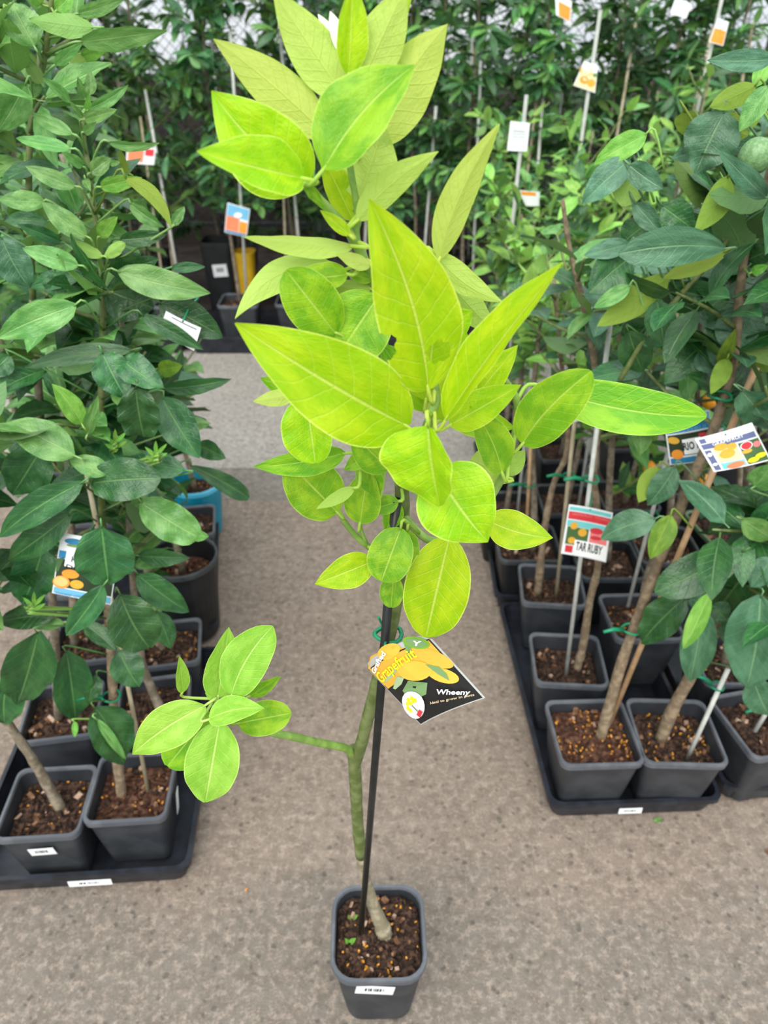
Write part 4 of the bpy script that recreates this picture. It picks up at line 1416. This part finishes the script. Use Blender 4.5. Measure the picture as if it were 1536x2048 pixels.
stake_part(TR1, at(1215, 1455, .95), at(1512, 735, .955), .0052, 'bamboo')
tie_part(TR1, at(1262, 1258, .955), .016, True, seed=4)
tie_part(TR1, at(1440, 792, .965), .016, False, seed=5)
TR2, p, s = potted('potted_citrus_tree', 'grapefruit tree in the second front right pot, beside a leaning white stake', (0.556, 0.938), pw=.155, ph=.168, rz=R(-2), seed=22, depth=.036, grains=40, group=GR)
st2 = stem_px([(1322, 1478, .94), (1345, 1420, .945), (1385, 1345, .95), (1430, 1260, .95), (1490, 1150, .95), (1560, 1000, .95), (1600, 800, .95)])
tr2, sp2 = stem_part(TR2, st2, .0125, .008, 'brown_bark', seed=42)
X2 = Axis()
X2.add(sp2)
stake_part(TR2, at(1374, 1518, .90), at(1456, 1338, .91), .0042, 'white_stake')
tie_part(TR2, at(1433, 1372, .915), .012, True, seed=6, d=Vector((-1, 0, .6)))

bL, rO = 'blue_leaf', 'olive_leaf'
right = [
    (C3, 1560, 340, 1188, 345, 118, bL, 1, -.06, D(r=8)),
    (C3, 1470, 490, 1200, 612, 125, rO, 1, -.03, D(u=True, r=10)),
    (C3, 1545, 490, 1370, 755, 125, gA, 1, -.07, D(r=10, fold=26)),
    (C3, 1290, 640, 1120, 1000, 300, bL, 1, -.03, D(r=-4, wave=.08)),
    (C3, 1525, 1135, 1250, 860, 118, bL, 1, -.09, D(r=4)),
    (C3, 1250, 860, 1460, 820, 70, bL, 1, -.03, D(r=20)),
    (C3, 840, 770, 540, 935, 135, gY, 1, .0, D(r=8, wave=.08)),
    (C3, 745, 915, 470, 1170, 165, bL, 1, .0, D(r=12, bend=.1)),
    (C3, 790, 950, 700, 1182, 200, gY, 1, -.01, D(u=True, pa=.5, pb=.6)),
    (C3, 740, 945, 938, 1085, 138, bL, 1, -.03, D(r=10)),
    (C3, 1095, 880, 985, 910, 90, bL, 1, -.01, D(r=10)),
    (C3, 1310, 1010, 1115, 1332, 145, rO, 1, -.06, D(u=True, side=.08)),
    (C3, 1450, 1110, 1290, 1250, 120, rO, 1, .0, D(u=True)),
    (C3, 1300, 1425, 680, 1455, 215, bL, 1, -.08, D(r=-6, bend=.05, side=.05, pa=.85, pb=.6)),
    (C3, 1290, 1440, 935, 1595, 110, rO, 1, -.06, D(u=True, r=14)),
    (C3, 930, 1180, 1110, 1315, 180, gD, 1, -.03, D()),
    (C3, 775, 1165, 925, 1335, 115, bL, 1, -.02, D(r=10)),
    (C3, 830, 1290, 700, 1395, 170, gD, 1, .01, D()),
    (C3, 745, 1400, 480, 1465, 108, bL, 1, .01, D(r=10)),
    (C3, 740, 1480, 510, 1680, 230, gD, 1, .02, D()),
    (C3, 1310, 1730, 925, 1640, 165, gD, 1, .0, D(r=-10)),
    (C3, 970, 1580, 555, 1870, 165, rO, 1, -.01, D(u=True)),
    (C3, 745, 1640, 535, 1765, 90, gA, 1, -.02, D(r=10)),
    (C3, 900, 1720, 940, 1985, 170, gD, 1, -.02, D(r=6)),
    (C3, 1370, 1745, 1370, 2010, 260, bL, 1, .01, D(pa=.5, pb=.5, fold=8)),
    (C3, 740, 1980, 890, 1820, 200, gD, 1, .02, D()),
    (C3, 1060, 640, 1075, 790, 120, rO, 1, -.02, D(u=True)),
    (C3, 1420, 1300, 1536, 1180, 60, gA, 1, -.02, D()),
    (C3, 1400, 1500, 1600, 1420, 130, gD, 1, -.0, D()),
    (C3, 1440, 1560, 1540, 1520, 60, gY, 1, -.04, D()),
    (C3, 1180, 1180, 1320, 1160, 130, bL, 1, .0, D()),
    (C3, 1350, 1800, 1160, 1980, 170, gD, 1, .03, D()),
    (C3, 1240, 700, 1420, 780, 160, rO, 1, .0, D(u=True)),
    (C3, 1500, 640, 1370, 720, 90, rO, 1, .0, D(u=True)),
    (C3, 1460, 500, 1536, 320, 90, gY, 1, .0, D()),
    (C6, 1290, 200, 1370, 20, 70, gO, 1, -.02, D()),
    (C6, 1330, 170, 1245, 350, 90, rO, 1, -.04, D(u=True, wave=.1, bend=.08)),
    (C6, 1440, 100, 1540, 240, 130, rO, 1, .0, D(u=True)),
    (C6, 1200, 100, 1010, 300, 150, gD, 1, .03, D()),
    (C6, 830, 30, 900, 240, 170, gD, 1, .0, D()),
    (C6, 940, 0, 1010, 110, 150, gD, 1, .0, D()),
    (C6, 1190, 130, 1290, 240, 130, bL, 1, .02, D()),
    (C6, 1415, 1145, 962, 1355, 205, gD, 2, -.06, D(r=-2, fold=20, pa=.7, pb=.6)),
    (C6, 1560, 830, 1232, 1055, 190, gD, 2, .03, D(r=10)),
    (C6, 1480, 1190, 1260, 1480, 260, gD, 2, -.0, D(r=-10)),
    (C6, 965, 985, 688, 1085, 150, bL, 2, -.03, D(r=6, side=.06)),
    (C6, 1045, 965, 938, 1185, 118, rO, 2, -.03, D(r=-14, fold=28)),
    (C6, 1065, 720, 925, 915, 130, bL, 2, .03, D()),
    (C6, 985, 720, 880, 900, 110, rO, 2, .05, D(u=True)),
    (C6, 1240, 1358, 1105, 1642, 92, 'bright_leaf', 2, -.10, D(r=10, fold=24)),
    (C6, 1115, 1385, 890, 1615, 180, gD, 2, -.02, D(r=10, wave=.08)),
    (C6, 1130, 1400, 1210, 1380, 100, bL, 2, .0, D()),
    (C6, 1210, 1440, 1140, 1810, 165, bL, 2, -.06, D(r=-6)),
    (C8, 1500, 280, 1425, 750, 290, bL, 2, -.10, D(r=4)),
    (C6, 1560, 1180, 1448, 1330, 130, bL, 2, -.07, D()),
    (C6, 1400, 330, 1545, 520, 170, bL, 2, -.05, D(r=10, wave=.08)),
    (C6, 1405, 985, 1560, 1085, 120, gA, 2, -.06, D(r=10)),
    (C6, 1470, 820, 1560, 700, 130, gA, 2, -.04, D()),
    (C6, 1250, 1420, 1330, 1500, 130, gD, 2, -.02, D()),
    (C6, 1350, 1480, 1400, 1640, 170, gD, 2, .0, D()),
    (C8, 1460, 700, 1540, 890, 160, bL, 2, -.08, D()),
]
for (C_, bx, by, tx, ty, w_, m_, n_, o_, k_) in right:
    b_, t_ = C_(bx, by), C_(tx, ty)
    kw = dict(k_)
    kw.setdefault('wave', .03)
    kw.setdefault('bend', .04)
    kw.setdefault('fold', 20)
    kw.setdefault('ph', rl.uniform(0, 6))
    kw.setdefault('side', rl.uniform(-.03, .03))
    Tn, ax_, Y_ = (TR1, X1, .98) if n_ == 1 else (TR2, X2, .94)
    hleaf(Tn, m_, b_, t_, w_ * SCL[C_], Y_ + o_, d=kw.pop('d', rl.uniform(-.03, .02)), axis=ax_, nu=12, nv=3, **kw)
v, f = blob(at(1512, 312, .90), .0185, 1, 1, 1.05, 10)
build('fruit', v, f, 'fruit_green', TR1, smooth=True, label='unripe dull green round fruit')
rg = random.Random(9)
foliage(TR1, tr1, st1[5:], (bL, gD, gD), 90, (.085, .12), rg, .62, 1.2, .2, nb=9, keep=rkeep, extra=0)
foliage(TR2, tr2, st2[2:], (bL, gD, gD), 70, (.085, .12), rg, .42, .95, .18, nb=8, keep=rkeep)

rs = [
    # xy, pot, label, stem, stake, leaf mats, z range, count, reach
    ((0.390, 1.128), dict(pw=.150, ph=.168, rz=R(-4), seed=23, depth=.04, grains=0), 'citrus tree with knobbly trunk in the third right pot along the aisle',
     [(1150, 1352, 1.13), (1166, 1290, 1.14), (1180, 1200, 1.15), (1196, 1130, 1.16), (1194, 1040, 1.16), (1188, 940, 1.16), (1195, 850, 1.16), (1188, 720, 1.16), (1165, 600, 1.17), (1140, 500, 1.18), (1125, 400, 1.18)], ((1130, 1362, 1.115), (1223, 628, 1.12), 'white_stake'), (bL, gD, gA), (.68, .98), 45, .13),
    ((0.402, 1.375), dict(pw=.150, ph=.168, rz=R(-5), seed=24, depth=.04, grains=0), 'bare trunked citrus tree in the fourth right pot along the aisle',
     [(1075, 1190, 1.38), (1082, 1120, 1.38), (1092, 1040, 1.38), (1108, 965, 1.39), (1135, 900, 1.40), (1132, 800, 1.4), (1120, 700, 1.4), (1108, 560, 1.4)], ((1110, 1210, 1.37), (1160, 740, 1.37), 'pale_bamboo'), (gA, 'bright_leaf', gD), (.72, 1.0), 45, .12),
    ((0.583, 1.262), dict(pw=.155, ph=.168, rz=R(2), seed=25, depth=.03, grains=20), 'citrus tree in the square pot behind the second front right pot',
     [(1282, 1285, 1.26), (1285, 1220, 1.26), (1292, 1160, 1.26), (1320, 1080, 1.28), (1360, 1000, 1.3), (1390, 850, 1.3), (1400, 650, 1.3), (1400, 500, 1.3)], ((1256, 1212, 1.27), (1342, 880, 1.28), 'white_stake'), (bL, gD, gD), (.52, 1.0), 80, .16),
    ((0.740, 0.962), dict(pw=.155, ph=.168, rz=R(12), seed=26, depth=.032, grains=0), 'citrus tree in the pot cut by the right picture edge, front tray',
     [(1545, 1470, .96), (1560, 1400, .97), (1600, 1200, .97), (1620, 900, .97), (1620, 500, .97)], ((1510, 1462, .93), (1560, 1380, .93), 'white_stake'), (bL, gD, gD), (.5, 1.1), 60, .16),
    ((0.735, 1.13), dict(pw=.150, ph=.168, seed=27), 'dark citrus tree behind the right edge pot', [(1450, 1330, 1.13), (1470, 1200, 1.14), (1490, 1000, 1.15), (1500, 700, 1.16), (1510, 500, 1.16)], None, (bL, gD, gD), (.42, 1.0), 80, .16),
    ((0.371, 1.545), dict(pw=.16, ph=.168, seed=28, body='pot_black', rim='pot_black_rim', grains=0, chipsize=.014), 'citrus tree in the black pot at the aisle end of the second right tray',
     [(1065, 1105, 1.54), (1068, 1000, 1.54), (1062, 850, 1.55), (1075, 700, 1.56), (1090, 560, 1.56)], ((1052, 1080, 1.53), (1062, 880, 1.53), 'bamboo'), ('bright_leaf', gA), (.66, .95), 40, .09),
    ((0.559, 1.475), dict(pw=.16, ph=.168, seed=29, body='pot_black', rim='pot_black_rim', grains=0), 'citrus tree in a shaded black pot behind the red and teal label',
     [(1215, 1120, 1.475), (1220, 950, 1.48), (1230, 800, 1.48), (1240, 650, 1.48), (1240, 520, 1.48)], None, ('bright_leaf', gA, gD), (.34, .98), 110, .14),
    ((0.724, 1.535), dict(pw=.16, ph=.168, seed=30, body='pot_black', rim='pot_black_rim', grains=0), 'citrus tree in a black pot left of the green rimmed pot',
     [(1335, 1100, 1.535), (1350, 900, 1.54), (1370, 700, 1.55), (1370, 500, 1.55)], None, (gA, gD, 'bright_leaf'), (.36, 1.0), 110, .15),
    ((0.925, 1.60), dict(pw=.19, ph=.175, rz=R(10), seed=31, body='pot_black', rim='pot_green_rim', grains=0, chipsize=.014), 'citrus tree in the large green rimmed pot on the right',
     [(1480, 1075, 1.6), (1480, 900, 1.6), (1480, 600, 1.6), (1480, 300, 1.6)], None, (gA, gD, bL), (.5, 1.25), 110, .2),
]
for i, (xy, pk, lb, st, sk, ml, zr, n, rc) in enumerate(rs):
    T, p, s = potted('potted_citrus_tree', lb, xy, group=GR, **pk)
    pts = stem_px(st)
    tr_, sp_ = stem_part(T, pts, .0095, .0035, 'brown_bark' if i in (0, 1, 3) else 'grey_bark', seed=70 + i, knob=.16 if i < 2 else .08)
    if sk:
        a, b, mt = sk
        stake_part(T, at(*a), at(*b), .0042, mt)
        tie_part(T, at(a[0] * .45 + b[0] * .55, a[1] * .45 + b[1] * .55, a[2]), .014, True, seed=i)
    foliage(T, tr_, pts, ml, n, (.07, .105) if i in (0, 2, 3, 4) else (.05, .085), random.Random(90 + i), zr[0], zr[1], rc, nb=8, extra=0, keep=(rkeep if i not in (1, 5, 6, 7) else None))
    if i in (6, 7):
        rf = random.Random(i)
        for k in range(6):
            q = Vector((xy[0] + rf.uniform(-.12, .12), xy[1] + rf.uniform(-.15, .05), rf.uniform(.42, .75)))
            v, f = blob(q, .015, 1, 1, 1.1, 6)
            build('fruit', v, f, 'fruit_orange', T, smooth=True, label='small ripe orange fruit')

mid = [
    (.345, 1.74, .82, 'small light green citrus tree at the aisle edge past the second right tray'), (.37, 2.05, .8, 'low citrus tree at the right aisle edge, beyond the right trays'), (.40, 2.4, .85, 'low bright citrus tree at the aisle edge near the back rows'), (.42, 2.8, 1.0, 'citrus tree closing the right rows toward the back'),
    (.525, 1.78, .95, 'low light green citrus tree beyond the bare trunked one'), (.70, 1.80, .9, 'leafy citrus tree beyond the black pots on the right'),
    (.92, 1.88, 1.1, 'bushy citrus tree behind the green rimmed pot'), (.57, 2.08, .98, 'bright tipped citrus tree near the aisle, right middle rows'),
    (.80, 2.15, 1.1, 'light green citrus tree in the right middle rows below the fruit print label'), (1.10, 2.1, 1.2, 'yellow green crowned citrus tree on the right, below the fence'),
    (1.35, 2.2, 1.25, 'light crowned citrus tree near the right picture edge'), (.62, 2.45, 1.02, 'pale green citrus tree beside the blank white label'),
    (.95, 2.5, 1.15, 'fresh leaved citrus tree on the right, third row from the back'), (1.3, 2.6, 1.2, 'fresh leaved citrus tree far right, third row from the back'), (1.65, 2.6, 1.3, 'citrus tree at the far right, half outside the picture')]
for i, (x, y, h, lb) in enumerate(mid):
    T, p, s = potted('potted_citrus_tree', lb, (x, y), z0=.001, seed=130 + i, nchip=0, grains=0, pw=.16, body='pot_black', rim='pot_black_rim', group=GR)
    pts = [Vector((x, y, .12)), Vector((x + .01, y, .4)), Vector((x - .01, y, .75)), Vector((x, y, h))]
    tr_, _ = stem_part(T, pts, .008, .003, 'grey_bark', seed=140 + i)
    foliage(T, tr_, pts, ('bright_leaf', 'bright_leaf', gA, 'hedge_leaf'), 120, (.05, .08), random.Random(150 + i), .4, h, .17, nb=10, rise=.7, extra=60, wr=.38)
    stake_part(T, (x + .03, y - .02, .12), (x + .02, y - .02, h * .8), .004, 'pale_bamboo' if i % 2 else 'white_stake')

# ------------------------------------------------------------------ back rows
ORD = ['first', 'second', 'third', 'fourth', 'fifth', 'sixth', 'seventh', 'eighth', 'ninth', 'tenth', 'eleventh', 'twelfth', 'thirteenth']
rb = random.Random(2024)
HB = 'hedge_leaf'
for r_, (Y_, x0, st_, n_) in enumerate(((3.42, -1.75, .265, 13), (3.84, -2.0, .38, 11), (4.26, -2.1, .42, 11))):
    rown = ('front', 'middle', 'rearmost')[r_]
    for k in range(n_):
        x = x0 + k * st_ + rb.uniform(-.03, .03)
        y = Y_ + rb.uniform(-.04, .04)
        if r_ == 1 and k in (3, 4):
            y = 3.98
        T, p, s = potted('potted_citrus_tree', 'dense narrow leaved citrus tree, %s from the left in the %s back row' % (ORD[k], rown), (x, y), seed=200 + r_ * 20 + k, pw=.185, ph=.20, z0=.007 if r_ == 0 else .001, body='pot_grey' if r_ == 0 else 'pot_black', rim='pot_rim' if r_ == 0 else 'pot_black_rim', nchip=14 if r_ == 0 else 0, grains=0, chipsize=.016, group='citrus trees in the back rows')
        h = rb.uniform(1.45, 1.75) + .1 * r_
        pts = [Vector((x, y, .18)), Vector((x + rb.uniform(-.03, .03), y, .6)), Vector((x + rb.uniform(-.04, .04), y, 1.1)), Vector((x, y, h))]
        tr_, _ = stem_part(T, pts, .009, .004, 'grey_bark', seed=300 + r_ * 20 + k)
        foliage(T, tr_, pts, (HB, HB, gD, HB, gA) if k % 3 else (HB, gA, HB), 140, (.07, .11), random.Random(400 + r_ * 20 + k), .60 - .16 * r_, h, .25, nb=16, extra=(420, 520, 520)[r_], wr=.33, droop=.25)
        a = rb.uniform(-.06, .06)
        stake_part(T, (x + .04, y - .05, .2), (x + .04 + a, y - .05, rb.uniform(1.0, 1.3)), .006, 'white_stake' if rb.random() < .5 else 'pale_bamboo')
        if rb.random() < .6:
            stake_part(T, (x - .04, y - .04, .2), (x - .04 - a, y - .03, rb.uniform(.9, 1.2)), .005, 'pale_bamboo')

for i, (xc, lb) in enumerate(((-1.25, 'long black tray under the back row pots, left of the aisle'), (-.55, 'long black tray under the back row pots at the aisle end'), (.15, 'black tray under the back row pots behind the sapling'), (.85, 'black tray under the back row pots on the right'))):
    tray(Vector((xc - .34, 3.24, 0)), Vector((xc - .34, 3.62, 0)), .67, lb, 1, ht=.085, mark=(.5, .06) if i == 1 else None)

# odd pots standing between the back rows
T = empty('empty_yellow_pot', tuple(atz(482, 600, .0).xy) + (0,), 'empty yellow pot standing upright among the back row stakes', 'pot')
q = at(491, 560, 3.67)
T.location = (q.x, 3.72, 0)
v, f = loops_mesh([rsq((q.x, 3.72), w_, w_ * .3, z_, 0) for w_, z_ in ((.066, .0), (.095, .33), (.1, .33), (.104, .345), (.09, .345), (.06, .02))], True, True)
build('shell', v, f, 'pot_yellow', T)
q = at(441, 560, 3.67)
T = empty('black_nursery_pot', (q.x, 3.72, 0), 'tall black pot with a white sticker beside the yellow pot', 'pot')
v, f = loops_mesh([rsq((q.x, 3.72), w_, w_ * .2, z_, 0) for w_, z_ in ((.12, .0), (.155, .38), (.16, .38), (.16, .40), (.145, .40), (.11, .02))], True, True)
sh_ = build('shell', v, f, 'pot_black', T)
sticker(sh_, (q.x + .01, 3.72 - .0775, .27), (0, -1, -.05), .07, .06, R(4))

# ------------------------------------------------------------------ labels on the trees
c = Card([(1138, 1009), (1226, 1026), (1212, 1125), (1122, 1107)], [1.10, 1.10, 1.10, 1.10], 'red and teal fruit label on the white stake beside the right aisle', bulge=.002, shift=(-2, -3))
c.rect(.03, .03, .97, .10, 'print_teal')
c.rect(.03, .12, .97, .27, 'print_red')
c.rect(.03, .29, .97, .41, 'print_teal')
c.rect(.05, .42, .54, .78, 'print_foliage', 'print_picture')
c.rect(.58, .44, .95, .70, 'print_pink', 'print_picture')
c.text('GRAPEFRUIT  YOUNG', (1144, 1029), (1217, 1043), 5, 'print_pink')
for x, y, r_ in ((1149, 1051, 8), (1166, 1065, 9), (1144, 1080, 8)):
    c.oval(x, y, r_, r_ * .9, 'fruit_gold')
c.oval(1194, 1062, 13, 6, 'print_red', 8)
c.oval(1192, 1076, 11, 4, 'print_red', 8)
c.rect(.07, .80, .24, .94, 'print_red', 'print_stamp')
c.rect(.26, .66, .98, .97, 'print_white', 'sticker')
c.hang(.5, .04, at(1184, 985, 1.13))
c.text('TAR RUBY', (1151, 1099), (1203, 1109), 17, 'ink', .03)

c = Card([(1327, 838), (1419, 820), (1427, 918), (1340, 930)], [1.02, 1.02, 1.02, 1.02], 'blue banded fruit label partly hidden behind the white fruit label', bulge=.002)
c.rect(.02, .02, .98, .17, 'print_sky')
c.rect(.02, .17, .98, .33, 'print_blue')
c.rect(.03, .36, .97, .82, 'print_dark', 'print_picture')
c.rect(.03, .86, .60, .98, 'print_blue')
c.rect(.62, .86, .97, .98, 'print_tan')
c.text('CITRUS', (1350, 852), (1412, 840), 7, 'print_blue')
c.text('GRAPEFRUIT', (1334, 868), (1422, 852), 8, 'print_sky')
c.oval(1346, 879, 12, 7, 'fruit_gold', 5)
c.oval(1354, 907, 12, 10, 'print_orange')
c.oval(1405, 866, 10, 4, 'print_red')
c.poly([(1362, 877), (1400, 870), (1403, 902), (1368, 907)], 'print_white', 'sticker')
c.hang(.5, .04, at(1390, 800, 1.0))
c.text('RIO R', (1366, 898), (1402, 892), 15, 'ink', .03)

c = Card([(1389, 878), (1504, 845), (1542, 920), (1428, 944)], [.88, .88, .87, .87], 'white grapefruit label with four fruit pictures tied to the bamboo cane', bulge=.003)
c.rect(.05, .05, .15, .17, 'print_slate')
c.rect(.04, .20, .96, .34, 'print_slate')
c.rect(.04, .38, .14, .96, 'print_slate')
c.rect(.18, .38, .58, .78, 'print_cream', 'print_picture')
c.rect(.18, .80, .58, .96, 'print_teal', 'print_picture')
c.rect(.61, .38, .97, .96, 'print_foliage', 'print_picture')
c.hang(.5, .08, at(1443, 850, .93))
c.text('GRAPEFRUIT', (1424, 890), (1486, 872), 6, 'print_white', .01)
for x, y, a_, b_, m_ in ((1440, 892, 14, 7, 'fruit_gold'), (1462, 890, 10, 7, 'fruit_gold'), (1453, 905, 16, 9, 'fruit_gold'), (1491, 889, 13, 8, 'print_white'), (1491, 889, 11, 7, 'print_red'), (1512, 886, 8, 6, 'print_pink'), (1492, 900, 11, 4, 'fruit_gold'), (1470, 927, 18, 6, 'print_salmon'), (1505, 917, 12, 5, 'print_yellow'), (1520, 908, 12, 5, 'print_yellow'), (1418, 908, 5, 4, 'print_white'), (1429, 927, 5, 3, 'print_white')):
    c.oval(x, y, a_, b_, m_, -15)

c = Card([(122, 1066), (240, 1086), (222, 1210), (104, 1186)], [.81, .81, .80, .80], 'orange fruit label with blue bands deep in the left tree', bulge=.002, shift=(-1, -2))
c.rect(.02, .02, .98, .14, 'print_white')
c.rect(.02, .27, .98, .39, 'print_blue')
c.rect(.02, .40, .98, .86, 'print_dark', 'print_picture')
c.rect(.02, .88, .98, .98, 'print_sky')
c.oval(150, 1083, 20, 6, 'print_blue', 8)
c.oval(152, 1091, 18, 3, 'print_leaf', 8)
c.poly([(114, 1115), (130, 1113), (118, 1140), (112, 1142)], 'print_foliage', 'print_leaf')
c.poly([(136, 1095), (200, 1105), (192, 1142), (130, 1130)], 'print_white', 'sticker')
c.text('K  N', (144, 1122), (185, 1130), 12, 'ink')
c.text('Dwarf', (133, 1136), (188, 1146), 10, 'ink', .01)
c.oval(143, 1146, 18, 9, 'print_orange', 8)
c.oval(124, 1162, 18, 13, 'print_orange', 8)
c.oval(123, 1161, 15, 10, 'orange_flesh', 8)
c.oval(156, 1167, 14, 9, 'fruit_gold', 8)
c.hang(.5, .03, at(190, 1050, .88))
c.text('DWARF CITRUS', (112, 1187), (180, 1198), 5, 'print_blue')

c = Card([(1128, 800), (1192, 788), (1186, 836), (1130, 848)], [1.30, 1.30, 1.30, 1.30], 'white label edge with black letters just below the long lime leaf')
c.text('RUBY', (1140, 838), (1184, 830), 12, 'ink', .01)
c.rect(.05, .05, .95, .3, 'print_red')


def small_card(corners, Y, label, deco, reach=.05):
    c = Card(corners, [Y] * 4, label, bulge=.002)
    top = c.uv(.5, .03)
    c.hang(.5, .05, top + Vector((.01, reach, reach * .25)))
    for a in deco:
        if a[0] == 'r':
            c.rect(*a[1:])
        elif a[0] == 't':
            c.text(*a[1:])
        else:
            c.oval(*a[1:])
    return c


small_card([(455, 405), (500, 418), (493, 474), (449, 464)], 3.22, 'orange and blue fruit label hanging low before the back row stakes', [('r', .03, .03, .97, .42, 'print_sky'), ('r', .03, .42, .60, .90, 'print_salmon'), ('r', .62, .5, .97, .90, 'print_orange'), ('r', .03, .91, .97, .98, 'print_blue'), ('o', 476, 430, 8, 5, 'print_white')])
small_card([(1021, 242), (1060, 246), (1054, 303), (1014, 301)], 2.28, 'plain white back of a label on a short stake, right of the aisle', [('r', .18, .3, .8, .33, 'ink_grey'), ('r', .15, .4, .85, .42, 'ink_grey'), ('r', .15, .5, .85, .52, 'ink_grey')])
small_card([(1168, 122), (1196, 131), (1190, 186), (1147, 171)], 2.4, 'yellow fruit label on a tall white stake in the right middle rows', [('r', .05, .02, .95, .3, 'print_white'), ('r', .03, .3, .97, .97, 'print_cream'), ('o', 1172, 142, 13, 9, 'fruit_gold', 15), ('o', 1168, 160, 9, 8, 'print_orange', 15), ('o', 1182, 166, 8, 8, 'fruit_gold', 15), ('o', 1190, 150, 5, 4, 'print_leaf')])
small_card([(1436, 36), (1458, 44), (1446, 92), (1418, 84)], 2.6, 'orange fruit label high up by the fence on the right', [('r', .05, .4, .95, .97, 'print_orange'), ('o', 1440, 66, 8, 8, 'fruit_gold')])
small_card([(1110, -14), (1144, 4), (1140, 44), (1112, 30)], 2.7, 'orange fruit label at the top picture edge', [('r', .2, .3, .95, .97, 'print_orange')])
small_card([(1352, -6), (1384, 8), (1372, 38), (1340, 26)], 3.0, 'blank white label at the top right before the fence', [])
small_card([(332, 622), (402, 656), (388, 702), (318, 660)], .905, 'white card with a red edge lying against the left foliage', [('r', .0, .72, .22, .98, 'print_red'), ('r', .2, .1, .9, .14, 'ink_grey')])
small_card([(254, 290), (312, 296), (308, 330), (252, 326)], 3.1, 'orange and red label half hidden in the left back row', [('r', .05, .2, .6, .9, 'print_salmon'), ('r', .65, .1, .95, .5, 'print_red')], .33)
small_card([(672, 352), (700, 358), (704, 398), (680, 402)], 3.1, 'small orange and blue label right behind the sapling', [('r', .05, .05, .95, .4, 'print_sky'), ('r', .05, .42, .95, .95, 'print_salmon')], .33)
small_card([(1036, 380), (1080, 384), (1078, 412), (1052, 412)], 2.2, 'small white label corner among the light green trees', [('r', .1, .05, .8, .3, 'print_orange')])
small_card([(1160, 590), (1194, 596), (1190, 624), (1156, 618)], 1.4, 'small white label behind the tall white stake', [('r', .2, .3, .8, .38, 'ink_grey')])
# label ties and stakes for those that hang free of a tree
for nm, a, b, Y_ in (('label_stake', (1201, 20), (1160, 700), 2.41), ('label_stake', (1053, 190), (1046, 640), 2.29), ('label_stake', (1452, -40), (1400, 520), 2.62)):
    pa, pb = at(a[0], a[1], Y_), at(b[0], b[1], Y_)
    pb = Vector((pa.x - .02, Y_, .0))
    v, f = tube([pa, pa.lerp(pb, .5), pb], .0055, sides=8)
    o = build(nm, v, f, 'white_stake', loc=pb)
    tag(o, {1201: 'tall white stake carrying the yellow fruit label', 1053: 'short white stake carrying the blank white label', 1452: 'white stake carrying the orange label near the fence'}[a[0]], 'stake')

# fallen bits on the concrete
for i, (x, y, m_, lb) in enumerate(((1308, 1644, 'green_leaf', 'small fallen green leaf beside the right front tray'), (1532, 1706, 'bark_chip', 'fallen brown leaf scrap at the right picture edge'), (490, 1783, 'feed_grain', 'tiny orange fallen fleck near the left front tray'))):
    p = atz(x, y, .003)
    V, Fc, UV = leaf_geom(p, p + Vector((.018 if i < 2 else .004, .006, .001)), .011 if i < 2 else .004, Vector((0, 0, 1)), nu=6, nv=2, bend=.1)
    o = build('fallen_leaf', V, Fc, m_, smooth=True, uv=UV, loc=p)
    tag(o, lb, 'leaf')
